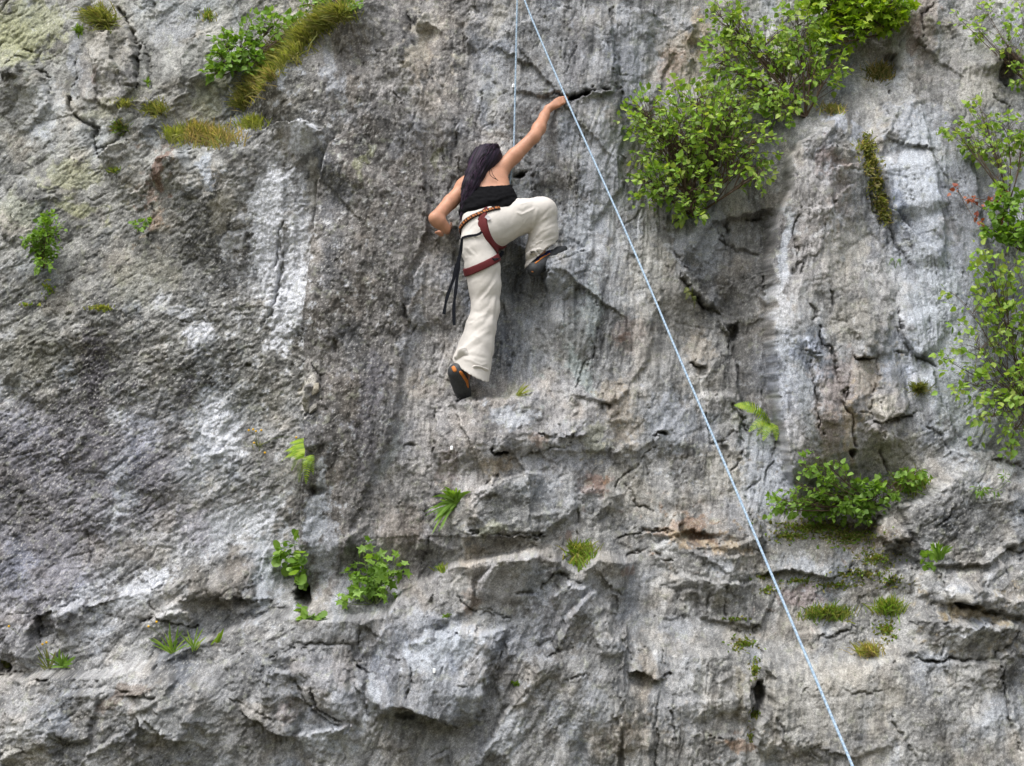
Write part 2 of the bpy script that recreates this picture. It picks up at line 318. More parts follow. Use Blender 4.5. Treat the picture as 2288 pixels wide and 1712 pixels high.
CRK = [  # tile, polyline, width px, depth m
 ('A', [(720,40),(800,140),(850,260),(865,400),(850,540)], 5, .09), ('A', [(425,600),(430,680),(490,745),(600,790),(590,890),(600,940)], 5, .10),
 ('A', [(600,940),(700,880),(790,790)], 4, .06), ('A', [(160,320),(240,330),(230,430),(310,490)], 5, .06), ('A', [(470,380),(480,480),(440,540)], 3, .04),
 ('A', [(760,530),(860,545)], 3, .04), ('A', [(880,260),(930,370),(920,500),(940,560)], 4, .04), ('A', [(950,0),(960,90)], 3, .03),
 ('A', [(0,100),(60,20)], 4, .04), ('A', [(240,430),(300,560),(290,640)], 3, .03), ('A', [(600,560),(590,640)], 3, .03), ('A', [(640,1000),(620,960)], 4, .04),
 ('A', [(940,1200),(950,1320),(930,1500)], 4, .04), ('A', [(1750,1350),(1700,1655)], 4, .05), ('B', [(1760,0),(1720,200),(1690,330),(1640,450)], 5, .07),
 ('B', [(1820,500),(1880,560)], 4, .05), ('B', [(590,780),(560,1000)], 3, .02), ('B', [(1100,440),(1240,420),(1300,440)], 3, .03),
 ('B', [(1880,980),(1930,1000),(1900,1040)], 5, .06), ('C', [(540,200),(570,390)], 4, .04), ('C', [(270,1100),(420,1080)], 3, .04),
 ('C', [(1690,960),(1740,930),(1840,890),(2207,870)], 4, .04), ('C', [(1840,1100),(1900,1250),(1990,1350),(2100,1400)], 4, .05),
 ('C', [(880,770),(960,740),(1100,760),(1240,800)], 4, .05), ('C', [(1160,620),(1190,480),(1240,440)], 3, .05), ('C', [(1300,620),(1300,430)], 3, .04),
 ('C', [(1620,520),(1620,310)], 3, .03), ('C', [(1540,560),(1560,330)], 3, .03), ('C', [(940,640),(960,700)], 3, .04), ('C', [(250,700),(250,900)], 3, .05),
 ('C', [(380,700),(370,850)], 3, .05), ('C', [(0,1090),(160,1080),(320,1100)], 5, .07), ('C', [(1420,1210),(1560,1280),(1700,1340)], 4, .04),
 ('C', [(1490,1300),(1640,1380),(1740,1470)], 3, .03), ('C', [(820,1200),(1000,1190)], 6, .05), ('C', [(400,1655),(430,1500),(350,1440)], 3, .03),
 ('D', [(1460,585),(1570,605),(1640,600),(1700,580),(1750,575)], 4, .12), ('D', [(1780,555),(1830,570)], 4, .08), ('D', [(1110,860),(1110,770),(1130,700)], 3, .03),
 ('D', [(895,1060),(890,860),(900,740)], 3, .04), ('D', [(1010,860),(1015,720),(1050,560)], 2.5, .03), ('D', [(930,330),(935,170)], 3, .04),
 ('D', [(1240,1075),(1330,1070)], 5, .09), ('D', [(1370,1010),(1380,1120),(1360,1180)], 3, .04), ('D', [(1840,60),(1840,290),(1890,470),(1905,620),(1890,700)], 3, .04),
 ('D', [(1640,280),(1570,420),(1560,470)], 2.5, .02), ('D', [(290,1030),(310,880)], 3, .03), ('D', [(810,1040),(780,900)], 3, .03), ('D', [(600,200),(590,100)], 6, .06),
 ('D', [(460,380),(390,350)], 3, .04), ('D', [(1000,0),(1010,110)], 3, .03), ('D', [(1480,280),(1560,260),(1620,40)], 2.5, .02),
 ('E', [(1050,910),(860,935)], 3, .03), ('E', [(1400,1125),(1510,1135)], 5, .09), ('E', [(1110,1235),(1200,1255)], 5, .09), ('E', [(1070,1425),(1140,1390)], 4, .06),
 ('E', [(1810,920),(1830,1000)], 3, .05), ('E', [(740,500),(745,700)], 2.5, .02), ('E', [(30,700),(70,770),(60,900)], 3, .04), ('E', [(600,520),(640,450)], 3, .04),
 ('E', [(1720,560),(1660,760),(1600,860)], 3, .04), ('E', [(1850,1450),(2060,1240),(2110,1200)], 3, .04), ('E', [(1920,1440),(1990,1560),(2100,1600)], 3, .04),
 ('E', [(1440,120),(1410,360)], 3, .04), ('E', [(760,960),(750,1120)], 3, .04), ('E', [(2050,1280),(2060,1440)], 2.5, .03), ('E', [(1210,1300),(1450,1220),(1600,1190)], 3, .03),
 ('E', [(1140,180),(1180,420)], 3, .03), ('E', [(1250,60),(1260,330)], 2.5, .03), ('E', [(560,1190),(640,1200)], 4, .05), ('E', [(150,560),(170,640)], 7, .06),
 ('F', [(960,185),(1030,195)], 5, .07), ('F', [(1250,240),(1420,225)], 4, .06), ('F', [(1610,230),(1620,0)], 3, .04), ('F', [(1240,570),(1300,570),(1390,560)], 3, .05),
 ('F', [(1400,540),(1470,450),(1560,480),(1640,500)], 4, .05), ('F', [(1900,240),(2060,190),(2207,200)], 4, .06), ('F', [(1900,380),(1960,330),(2100,340),(2200,380)], 3, .05),
 ('F', [(900,600),(980,680),(1060,690),(1240,740)], 3, .04), ('F', [(590,1210),(610,1100),(600,1000)], 4, .06), ('F', [(300,780),(290,880)], 3, .04),
 ('F', [(260,1020),(330,1070),(320,1200),(340,1340)], 4, .05), ('F', [(0,1150),(20,1260),(110,1340),(180,1360)], 4, .06), ('F', [(230,1000),(280,1030),(340,1050)], 6, .07),
 ('F', [(800,1000),(790,1080)], 3, .03), ('F', [(700,1320),(820,1350),(900,1400)], 4, .06), ('F', [(540,960),(535,1050)], 2.5, .03), ('F', [(1150,880),(1140,1120)], 3, .04),
 ('F', [(1600,900),(1510,900),(1440,960)], 3, .04), ('F', [(1540,1100),(1700,1060)], 2.5, .03), ('F', [(2140,930),(2145,1010)], 3, .05), ('F', [(1990,1050),(2110,1100),(2207,1080)], 4, .05),
 ('F', [(2110,1200),(2100,1655)], 3, .04), ('F', [(1870,1250),(1880,1655)], 3, .03), ('F', [(870,1140),(960,1130)], 2.5, .03), ('F', [(830,1655),(830,1550),(720,1590)], 3, .03),
 ('F', [(1800,520),(1820,560),(1900,600)], 3, .03), ('F', [(750,640),(745,600)], 4, .05), ('F', [(650,430),(720,300),(700,200)], 3, .04),
 ('G', [(380,1340),(370,1560)], 3, .04), ('G', [(500,1370),(600,1350)], 4, .07), ('G', [(340,1490),(440,1560),(560,1570)], 8, .06), ('G', [(1580,240),(1560,100),(1650,30)], 4, .06),
 ('G', [(940,1500),(950,1400)], 3, .04), ('G', [(1600,860),(1660,1000),(1740,1100)], 3, .03), ('G', [(0,290),(110,320)], 4, .05), ('G', [(400,1400),(360,1440)], 3, .03),
 ('G', [(770,1655),(760,1400),(800,1320)], 3, .04), ('G', [(740,1050),(770,1130),(760,1180)], 3, .04), ('G', [(1500,1655),(1340,1420)], 3, .03), ('G', [(1230,1090),(1260,1300),(1340,1400)], 4, .05),
 ('G', [(2000,580),(2120,650)], 3, .03), ('G', [(880,960),(900,1050)], 4, .03), ('G', [(1990,1000),(2100,960)], 3, .02), ('G', [(1450,260),(1400,380)], 6, .06),
 ('H', [(90,140),(200,300),(330,400),(400,500),(390,600)], 6, .08), ('H', [(150,700),(240,720)], 5, .08), ('H', [(930,1120),(900,900),(860,680)], 4, .07),
 ('H', [(920,460),(940,560),(990,600),(1030,740),(1080,880),(1080,960),(1130,1010),(1140,1200)], 4, .07), ('H', [(1130,660),(1270,665)], 5, .09), ('H', [(1270,680),(1275,800),(1250,900)], 3, .05),
 ('H', [(1250,1050),(1330,1050),(1440,1020),(1510,1010)], 5, .09), ('H', [(1320,1110),(1310,1240),(1350,1370)], 4, .07), ('H', [(1340,640),(1500,640),(1430,500),(1400,360)], 3, .05),
 ('H', [(1500,620),(1640,720)], 4, .07), ('H', [(470,1000),(460,1300),(410,1360)], 4, .05), ('H', [(250,1000),(270,1190),(440,1120),(480,1180)], 3, .04), ('H', [(680,1180),(660,1290),(620,1350),(600,1440)], 3, .03),
 ('H', [(830,620),(880,650),(930,640)], 4, .07), ('H', [(650,880),(700,1060)], 4, .06), ('H', [(860,340),(900,400),(870,440)], 4, .05), ('H', [(990,240),(1010,380)], 4, .05), ('H', [(400,940),(480,1040)], 7, .06),
 ('H', [(1140,1000),(1240,990),(1250,930)], 3, .04), ('H', [(1600,1080),(1700,1180),(1740,1260)], 4, .04), ('H', [(50,0),(100,80)], 3, .04), ('H', [(520,1655),(500,1480),(580,1400)], 3, .03),
 ('H', [(2000,1300),(2207,1340)], 6, .05), ('H', [(780,100),(760,200),(820,120)], 7, .05), ('H', [(1900,1230),(1960,1260)], 5, .05),
 ('I', [(1040,495),(1160,435)], 4, .05), ('I', [(940,900),(930,850),(1040,840)], 3, .04), ('I', [(1620,990),(1760,990),(1960,990)], 4, .06), ('I', [(2000,960),(2160,830)], 4, .05),
 ('I', [(2040,1020),(2060,1150),(2120,1400),(2170,1560)], 4, .05), ('I', [(1680,980),(1690,880)], 3, .04), ('I', [(1070,1000),(1110,1100)], 3, .03), ('I', [(1060,1195),(1200,1180),(1330,1190)], 3, .03),
 ('I', [(360,500),(350,720)], 3, .04), ('I', [(260,520),(240,740)], 3, .04), ('I', [(40,1240),(50,1500)], 2.5, .03), ('I', [(820,1160),(870,1140)], 3, .03), ('I', [(1640,150),(1700,120),(1720,60)], 3, .04),
 ('I', [(1370,250),(1500,260)], 5, .07), ('I', [(2100,330),(2207,320)], 3, .05), ('I', [(1100,820),(1000,830)], 3, .05), ('I', [(520,1190),(600,1180)], 5, .09), ('I', [(680,1320),(740,1560)], 3, .03),
 ('I', [(1380,1340),(1540,1620)], 3, .03), ('I', [(880,1540),(940,1600)], 3, .03), ('I', [(560,780),(540,900),(620,960)], 4, .04), ('I', [(460,820),(400,830)], 5, .05), ('I', [(1450,1520),(1600,1560)], 4, .02),
]
HOLES = [  # u, v, ru, rv, depth, tilt
 (676,1332,17,34,.35,0), (1292,214,34,7,.22,-12), (1696,1552,12,26,.22,5), (1690,1590,9,18,.15,0), (2158,1350,30,8,.16,4), (2215,1366,26,7,.08,10), (1560,1200,46,12,.08,5),
 (1160,391,16,7,.10,-5), (1895,1010,9,9,.14,0), (10,1490,14,12,.18,0), (1480,970,16,5,.10,5), (1120,1010,18,6,.12,8), (905,1592,24,9,.07,-10),
 (2258,160,26,36,.2,-10), (1640,740,12,26,.12,20), (1990,150,20,30,.14,10), (1620,1010,8,30,.06,-20), (300,1550,34,16,.08,20), (720,1090,18,10,.06,0), (1150,620,22,60,.07,5), (2150,1540,10,6,.02,0), (555,815,10,6,.05,0)]
BUMPS = [ # u, v, ru, rv, height, tilt
 (1230,620,60,50,.05,0), (1020,1180,70,60,.05,0), (1230,930,80,60,.05,0), (265,130,45,60,.10,10), (50,170,40,40,.08,0), (140,90,50,40,.05,0), (780,70,50,50,.06,0), (1000,130,40,70,.05,0),
 (1870,90,18,26,.05,0), (700,880,14,22,.06,30), (1980,1210,20,40,.08,10), (2090,1300,70,30,.10,10), (1600,1290,50,40,.06,0), (1330,1560,60,90,.07,-25), (980,1490,60,70,.05,0), (620,1480,60,50,.06,0), (760,1540,60,50,.06,20),
 (640,1570,70,30,.05,-20), (1210,1460,30,40,.05,0), (1960,960,30,30,.05,0), (1950,760,60,60,.04,-20), (1830,560,40,80,.05,10), (2060,480,40,160,.06,-8), (1550,540,60,60,.04,0), (530,1290,70,24,.06,-15),
 (60,1450,24,40,.08,0),(150,1390,24,40,.06,0), (400,1360,40,16,.05,-20)]
FACES = [
 ([(440,1290),(560,1250),(640,1260),(640,1350),(560,1370),(440,1385)], .03, .03, .02, (.33,.325,.315), .5),
 ([(780,1420),(880,1385),(940,1350),(1000,1380),(900,1440),(880,1520),(800,1500)], .04, -.03, .03, (.31,.31,.31), .5),
 ([(1110,1440),(1180,1420),(1250,1440),(1180,1560),(1120,1580),(1100,1500)], -.04, .02, .02, (.24,.235,.22), .5),
 ([(0,1540),(100,1520),(240,1540),(210,1640),(0,1680)], .03, .04, .03, (.30,.295,.28), .5),
 ([(1540,1120),(1660,1110),(1700,1200),(1600,1195)], .03, .03, .02, (.32,.315,.31), .5),
 ([(1180,1320),(1280,1290),(1330,1310),(1260,1420),(1190,1430)], -.05, .0, .03, (.31,.31,.32), .5),
 ([(300,1600),(400,1560),(470,1600),(430,1700),(300,1712)], .05, .0, .03, (.28,.285,.28), .4),
 ([(1800,1560),(1960,1540),(2000,1650),(1880,1712),(1780,1680)], .0, .02, .015, (.33,.32,.30), .4),
 ([(1730,430),(1790,330),(1840,300),(1850,420),(1830,560),(1760,600),(1730,540)], .05, .0, .03, (.27,.25,.23), .4),
 ([(1860,560),(1960,520),(1990,680),(1960,800),(1880,740)], .03, .02, .02, (.34,.325,.30), .5),
 ([(1880,800),(1960,830),(2020,900),(1990,1000),(1900,930)], .03, .03, .03, (.33,.31,.285), .5),
 # polygon, slope x, slope y (m per 100 px), rise, colour, strength
 ([(790,280),(745,330),(720,420),(704,560),(688,700),(690,900),(684,1080),(690,1330),(740,1330),(790,1180),(880,960),(915,760),(905,640),(960,520),(940,300),(880,200)], .03, 0, .05, (.155,.143,.128), .8),  # buttress side: brown rock, with its shade also darkened into the colour
 ([(545,440),(600,395),(640,400),(640,560),(625,720),(590,720),(570,600)], .04, 0, .02, None, 0),
 ([(640,300),(740,300),(715,420),(698,560),(684,740),(640,745),(650,560),(660,420)], -.04, 0, .02, (.34,.335,.33), .5),
 ([(1965,350),(2000,250),(2080,220),(2160,300),(2210,600),(2240,900),(2200,1010),(2120,960),(2080,800),(2040,700),(1990,560)], .05, 0, .03, (.31,.325,.345), .5),
 ([(2120,440),(2170,420),(2240,600),(2290,900),(2240,980),(2170,760)], -.06, 0, .0, (.22,.235,.26), .5),
 ([(1590,500),(1720,470),(1706,640),(1722,880),(1740,1000),(1665,960),(1650,880),(1640,760),(1610,700),(1540,620),(1525,590)], -.05, 0, -.12, (.165,.16,.15), .6),  # recess left of the pillar: its shade is painted in as darker colour
 ([(1490,560),(1600,450),(1620,520),(1590,590),(1530,580)], .04, -.03, .03, (.30,.31,.32), .5),
 ([(1400,560),(1500,600),(1600,720),(1640,790),(1560,810),(1540,760),(1480,720)], .03, -.03, .03, None, 0),
 ([(1225,590),(1290,570),(1400,540),(1480,650),(1450,800),(1380,900),(1230,880),(1210,760)], .02, .0, .05, (.25,.25,.245), .35),
 ([(975,900),(1040,886),(1110,893),(1330,880),(1500,850),(1500,960),(1420,1010),(1120,1010),(1110,1100),(975,1100)], 0, .02, .04, None, 0),
 ([(1020,1140),(1090,1090),(1190,1060),(1290,1060),(1290,1130),(1220,1190),(1010,1190)], .02, .05, .06, (.21,.215,.205), .4),
 ([(905,1435),(960,1402),(1130,1400),(1090,1480),(1072,1600),(1020,1620),(950,1590),(900,1560)], .02, -.05, .07, (.30,.31,.325), .5),
 ([(1715,1492),(1980,1470),(2230,1480),(2310,1740),(1745,1740)], .0, .02, .06, (.27,.262,.24), .4),
 ([(1060,1740),(1130,1590),(1230,1440),(1290,1335),(1330,1310),(1400,1400),(1380,1740)], .05, .0, .07, None, 0),
 ([(1390,1400),(1420,1360),(1500,1420),(1560,1450),(1640,1470),(1670,1560),(1660,1740),(1390,1740)], -.04, .03, .04, (.25,.24,.215), .4),
 ([(640,1450),(700,1440),(780,1490),(800,1600),(760,1640),(680,1600),(620,1560)], .06, -.03, .05, (.29,.285,.285), .5),
 ([(790,1480),(870,1380),(905,1430),(890,1560),(840,1600),(810,1560)], -.08, 0, .04, (.28,.285,.30), .4),
 ([(420,1600),(470,1500),(560,1440),(650,1440),(610,1540),(560,1640),(480,1640)], -.04, -.05, .04, (.18,.18,.175), .5),
 ([(100,1712),(130,1560),(300,1480),(420,1500),(320,1600),(300,1740)], .04, .03, .05, None, 0),
 ([(205,90),(240,72),(300,80),(312,190),(250,245),(175,215),(170,150)], .04, .02, .06, (.27,.25,.24), .4),
 ([(5,170),(60,128),(90,165),(115,235),(60,300),(5,260)], .05, .0, .05, None, 0),
 ([(1050,150),(1160,72),(1280,22),(1366,20),(1372,215),(1260,222),(1130,205)], .02, .04, .04, (.23,.23,.225), .4),
 ([(1366,20),(1450,30),(1500,120),(1450,260),(1390,240)], .05, 0, .05, (.28,.275,.26), .5),
 ([(1265,225),(1390,205),(1390,420),(1300,540),(1200,540),(1190,380)], .03, 0, .03, (.25,.25,.25), .35),
 ([(1500,940),(1560,890),(1640,880),(1665,1000),(1640,1100),(1520,1110),(1480,1020)], .02, -.03, .03, (.30,.29,.27), .5),
 ([(1690,1000),(1760,1040),(1770,1120),(1700,1180),(1660,1120)], .05, 0, .02, (.32,.33,.36), .5),
 ([(1940,1130),(2010,1100),(2120,1060),(2290,1040),(2290,1200),(2200,1260),(2060,1260),(1980,1220),(1945,1180)], .0, .06, .08, None, 0),
 ([(1560,1290),(1690,1260),(1720,1340),(1700,1400),(1560,1380)], .0, .06, .05, None, 0),
 ([(2050,1310),(2140,1295),(2290,1345),(2290,1390),(2180,1340),(2080,1350)], .0, .1, .07, (.33,.325,.31), .5),
 ([(2000,1400),(2060,1375),(2180,1390),(2290,1400),(2290,1460),(2100,1470),(2010,1460)], .0, -.06, .06, None, 0),
 ([(590,1230),(640,1220),(650,1340),(560,1350),(530,1290)], -.05, .03, .04, None, 0),
 ([(430,1270),(540,1230),(580,1240),(570,1330),(440,1340)], .03, .08, .03, (.22,.205,.18), .5),
 ([(880,1400),(950,1340),(1060,1250),(1060,1350),(1000,1380),(900,1410)], .05, .0, .03, None, 0),
 ([(1060,1260),(1180,1230),(1260,1240),(1200,1320),(1080,1370)], .02, -.06, .04, (.29,.29,.30), .4)]
# region anchors: u, v, weights for grain directions (V, back-slash, slash30, slash55, horizontal), pitted, chunky, smooth-grooved, colour index
REG = [
 (60,80,  0,0,.5,.6,0, .35,.6,.25, 0), (280,150, .5,.3,0,0,.3, .3,.7,.3, 0), (520,60, .3,0,.3,.4,.2, .4,.6,.2, 0), (100,330, .2,0,0,.6,.2, .4,.6,.2, 0), (380,300, 0,0,.3,.8,0, .5,.4,.1, 0),
 (640,220, .3,0,.5,.3,0, .7,.4,.1, 1), (100,560, 0,0,.2,.9,0, .6,.3,.1, 1), (300,500, 0,0,.1,.9,0, .6,.4,.1, 1), (500,480, .3,0,.2,.5,0, .9,.4,0, 1), (600,560, .8,0,.2,.1,0, .7,.2,.2, 2), (650,400, .5,0,.3,.2,0, .6,.3,.1, 2),
 (200,800, .1,0,.2,.8,0, 1,.3,0, 1), (450,780, 0,0,.2,.7,.2, 1.1,.3,0, 1), (620,800, .2,0,.1,.5,.2, 1,.2,0, 1), (100,1050, 0,0,.1,.9,.1, .9,.3,.1, 3), (300,1080, 0,0,.2,.9,0, .8,.4,.1, 3), (500,1050, 0,0,.1,.8,.2, .7,.4,.1, 2),
 (600,1220, .2,0,.2,.5,.2, .4,.4,.3, 2), (120,1280, 0,0,0,.8,.4, .7,.4,0, 3), (350,1280, .3,0,.3,.7,.1, .5,.5,.2, 2), (250,1420, .1,0,.2,1.2,0, .5,.5,.1, 4), (560,1350, .1,0,.3,1,0, .5,.4,.2, 4),
 (780,200, .6,.2,.2,0,0, .7,.4,.1, 5), (850,450, .8,.1,.3,0,0, .7,.2,.1, 5), (780,700, .9,0,.2,0,0, .7,.2,.1, 5), (850,950, .9,0,.3,0,0, .5,.2,.3, 5), (760,1150, .8,0,.5,0,0, .4,.2,.4, 5), (930,700, .9,0,.1,0,0, .6,.2,.2, 5),
 (1000,80, .8,0,.2,0,0, .5,.5,.2, 5), (1150,150, .7,0,.3,0,0, .4,.3,.3, 6), (1330,100, .9,0,.1,0,0, .2,.3,.6, 6), (1000,300, .9,0,.2,0,0, .5,.3,.3, 5), (1180,450, .9,.1,.1,0,0, .4,.2,.5, 6), (1350,450, 1,0,.1,0,0, .25,.2,.7, 6),
 (1430,250, .8,.3,0,0,0, .2,.3,.6, 7), (1150,700, 1,0,.2,0,0, .35,.2,.7, 8), (1300,750, 1,0,.1,0,0, .3,.2,.7, 6), (1450,750, .8,.3,0,0,0, .25,.2,.5, 7), (1050,950, .5,0,.1,0,.3, .5,.4,.3, 9), (1250,950, .6,.2,0,0,.3, .4,.5,.4, 9),
 (1450,1000, .5,.3,0,0,.2, .3,.4,.5, 7), (1000,1080, .5,0,.1,.1,.3, .6,.4,.2, 9), (1150,1180, .4,0,.3,.5,.1, .5,.4,.2, 10), (950,1230, .9,0,.4,0,0, .3,.3,.5, 5), (1400,1150, .6,.3,0,.2,.1, .4,.5,.3, 10), (1600,1100, .6,.3,0,0,.2, .3,.3,.5, 7),
 (1600,100, .3,.6,0,0,.2, .3,.5,.4, 7), (1560,560, .6,.3,0,0,0, .15,.3,.6, 7), (1640,700, .7,.4,0,0,0, .4,.5,.4, 10), (1590,900, .6,.3,0,0,0, .2,.3,.7, 7), (1780,550, .7,.5,0,0,0, .15,.3,.8, 9), (1750,850, .6,.6,0,0,0, .15,.3,.9, 11),
 (1900,700, .3,.6,0,0,.1, .2,.4,.4, 7), (1870,960, .4,.6,0,0,.2, .25,.5,.5, 9), (2050,500, .2,1,0,0,0, .15,.1,.7, 11), (2100,800, .2,1,0,0,0, .1,.1,.7, 11), (2200,650, .3,.8,0,0,0, .1,.1,.6, 11), (2050,200, .5,.5,0,0,.1, .3,.4,.4, 7), (1900,250, .4,.3,0,.2,.2, .4,.5,.3, 7),
 (2200,1000, .2,.3,0,.7,0, .4,.4,.3, 4), (2150,1150, 0,0,.1,.6,.5, .6,.5,.1, 4), (1850,1200, .6,0,.1,.4,.1, .5,.5,.2, 10), (1700,1300, .8,.2,0,0,.1, .4,.5,.3, 10), (2150,1350, 0,.1,.1,.9,.2, .6,.5,.1, 4), (1950,1400, .3,.1,0,.5,.1, .5,.5,.1, 10),
 (100,1600, .2,0,.3,1,0, .6,.6,.1, 4), (350,1620, .3,0,.5,.5,0, .5,.6,.1, 4), (600,1550, .5,.3,.3,.1,0, .4,.5,.4, 4), (780,1500, .6,.2,.3,0,.1, .15,.4,.6, 6), (980,1480, .5,.2,.4,.1,0, .15,.3,.5, 6), (900,1660, .4,.1,.6,0,0, .25,.5,.4, 4),
 (1100,1330, .5,0,.5,.2,.1, .3,.5,.4, 10), (1200,1500, .3,0,.9,.2,0, .3,.4,.6, 4), (1330,1400, .4,0,.8,.1,0, .3,.3,.6, 4), (1400,1600, .7,.2,.2,0,0, .3,.3,.6, 10), (1500,1450, .7,.1,0,0,.3, .3,.5,.4, 10), (1600,1600, .8,.1,0,0,.1, .25,.3,.6, 10),
 (1750,1500, .4,.3,0,.1,.2, .3,.3,.4, 10), (1950,1600, .3,.4,0,.1,.2, .25,.2,.4, 10), (2150,1550, .3,.6,0,0,.2, .3,.3,.4, 10), (2270,1650, .3,.6,0,0,.1, .3,.3,.4, 10)]
# rock colours (linear albedo)
RC = 1.14*np.array([(.27,.265,.235),(.185,.18,.16),(.27,.265,.25),(.185,.178,.185),(.25,.245,.23),(.21,.198,.182),(.235,.235,.228),(.28,.272,.25),(.215,.222,.225),(.265,.252,.235),(.25,.243,.222),(.29,.30,.315)])

def region(u, v):
    W = np.zeros(u.shape, np.float32); acc = np.zeros(u.shape+(8,), np.float32); colr = np.zeros(u.shape+(3,), np.float32)
    for r in REG:
        q = (1.0/((u-r[0])**2 + (v-r[1])**2 + 40.0**2)**2 * 1e8).astype(np.float32)
        W += q
        for k in range(8):
            if r[2+k]: acc[..., k] += q*r[2+k]
        colr += q[..., None]*RC[r[10]].astype(np.float32)
    return acc/W[..., None], colr/W[..., None]

def local(u, v, cx, cy, m):
    return (u > cx[0]-m) & (u < cx[1]+m) & (v > cy[0]-m) & (v < cy[1]+m)
def inside(x, y, P):
    r = np.zeros(x.shape, bool); n = len(P)
    for i in range(n):
        (x1, y1), (x2, y2) = P[i], P[(i+1) % n]
        if y1 == y2: continue
        r ^= ((y1 > y) != (y2 > y)) & (x < (x2-x1)*(y-y1)/(y2-y1)+x1)
    return r
def rock(u, v):
    """height (m) and albedo of the face at photograph-plane coordinates"""
    h = macro(u, v).astype(np.float32)
    wu = u + 16*fbm(u/70, v/70, 3, 3) + 4*perlin(u/11, v/11, 5); wv = v + 16*fbm(u/70, v/70, 3, 11) + 4*perlin(u/11, v/11, 13)
    lu = u + 5*fbm(u/34, v/34, 3, 21) + .9*perlin(u/7, v/7, 5); lv = v + 5*fbm(u/34, v/34, 3, 27) + .9*perlin(u/7, v/7, 9)
    su, sv = u + .7*(lu-u), v + .7*(lv-v)
    _, ja, _, jb = cells(wu/27, wv/34, 301, 1, .5, .3); _, jc, _, jd = cells(u/10, v/11, 302, 1, .5, .3)
    lu = lu + 7*(ja-.5) + 3*(jc-.5); lv = lv + 8*(jb-.5) + 4*(jd-.5)
    acc, colr = region(wu, wv)
    pit, chk, smo = acc[..., 5], acc[..., 6], acc[..., 7]
    for t, pts, A, w, dec in STEPS:
        pts = np.array(tl(t, pts)); pts_b = (pts[:, 0].min(), pts[:, 0].max()), (pts[:, 1].min(), pts[:, 1].max())
        m = local(u, v, pts_b[0], pts_b[1], dec*2.2+20)
        if not m.any(): continue
        s, tt = polydist(su[m], sv[m], pts) if w >= 14 else polydist(lu[m], lv[m], pts)
        if A < 0: s = -s; A = -A
        L = np.hypot(*(pts[1:]-pts[:-1]).T).sum(); ef = min(0.42, max(22, .5*dec)/L)
        endf = sstep(0, ef, tt)*sstep(0, ef, 1-tt)
        big = np.abs(s)
        side = sstep(-w*.35, w*.35, s)*np.exp(-np.maximum(s, 0)/dec)*(1-sstep(dec*1.4, dec*2.2, big))
        h[m] += (1.15*A*side*endf).astype(np.float32)
    for t, pts, w, dp in CRK:
        pts = np.array(tl(t, pts))
        m = local(u, v, (pts[:, 0].min(), pts[:, 0].max()), (pts[:, 1].min(), pts[:, 1].max()), 30)
        if not m.any(): continue
        s, tt = polydist(lu[m], lv[m], pts)
        ww = w*(0.55+0.9*np.abs(perlin(u[m]/18, v[m]/18, 41)))*(0.35+0.65*np.sin(np.pi*np.clip(tt, .02, .98)))
        h[m] -= (.95*dp*np.exp(-np.abs(s/ww)**1.5)*sstep(-.95, -.05, perlin(u[m]/26, v[m]/26, 43))).astype(np.float32)
    fcol = []
    for pts, gx, gy, off, colv, stg in FACES:
        pts = np.array(pts, float); cx, cy = pts.mean(0)
        m = local(u, v, (pts[:, 0].min(), pts[:, 0].max()), (pts[:, 1].min(), pts[:, 1].max()), 20)
        if not m.any(): continue
        sd, _ = polydist(lu[m], lv[m], np.vstack([pts, pts[:1]])); ins = inside(lu[m], lv[m], pts)
        sd = np.where(ins, np.abs(sd), -np.abs(sd)); w = sstep(-5, 6, sd)
        h[m] += (.62*w*(off + gx*(u[m]-cx)/100 + gy*(v[m]-cy)/100)).astype(np.float32)
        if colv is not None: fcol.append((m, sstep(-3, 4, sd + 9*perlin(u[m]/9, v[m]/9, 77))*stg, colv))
    for lst, sg in ((HOLES, -1), (BUMPS, 1)):
        for a, b, ru, rv, dp, an in lst:
            m = local(u, v, (a-ru, a+ru), (b-rv, b+rv), max(ru, rv)*1.6)
            x = lu[m]-a; y = lv[m]-b; c, s_ = math.cos(R(an)), math.sin(R(an)); xx = x*c+y*s_; yy = -x*s_+y*c
            r2 = (xx/ru)**2+(yy/rv)**2
            if sg < 0: h[m] -= (dp*(1-sstep(.5, 1.25, np.sqrt(r2)))).astype(np.float32)
            else: h[m] += (dp*np.exp(-r2**1.5*0.7)).astype(np.float32)
    # grain-aligned relief
    GR = [2, -13, 28, 56, 88]; st = 0; stc = 0; fine = 0
    big = 0; bigr = 0; dash = 0; grv = 0; lin = 0; bnd = 0; rib = 0; med = 0; medr = 0; grm = 0
    gu = u + 11*fbm(u/190, v/300, 2, 3); gv = v; hu = u + 4*fbm(u/60, v/100, 2, 17) + 1.0*perlin(u/8, v/8, 19) + 2.5*(ja-.5); hv = v + 4*(jb-.5)
    for k, ang in enumerate(GR):
        al, ac = rot(gu, gv, ang); W = acc[..., k]**1.3
        al2, ac2 = rot(hu, hv, ang)
        dash = dash + W*fbm(ac2/4.4, al2/19, 2, 150+k*5, .6)
        q1 = perlin(ac/34 + .4*perlin(ac2/9, al2/40, 7), al/430, 170+k*5); q2 = perlin(ac2/15, al2/170, 190+k*5); q3 = perlin(ac/85, al/700, 210+k*5)
        lin = lin + W*(np.exp(-(q1/.035)**2)*1.0 + .6*np.exp(-(q2/.06)**2) + 1.0*np.exp(-(q3/.018)**2)); bnd = bnd + W*(np.tanh(q1*9) + .8*np.tanh(q2*7) + 1.2*np.tanh(q3*14)); rib = rib + W*(1-np.abs(q1)*2.2 + .9*np.tanh(q3*9))
        st = st + W*(fbm(ac/30, al/210, 3, 50+k*7, .55))
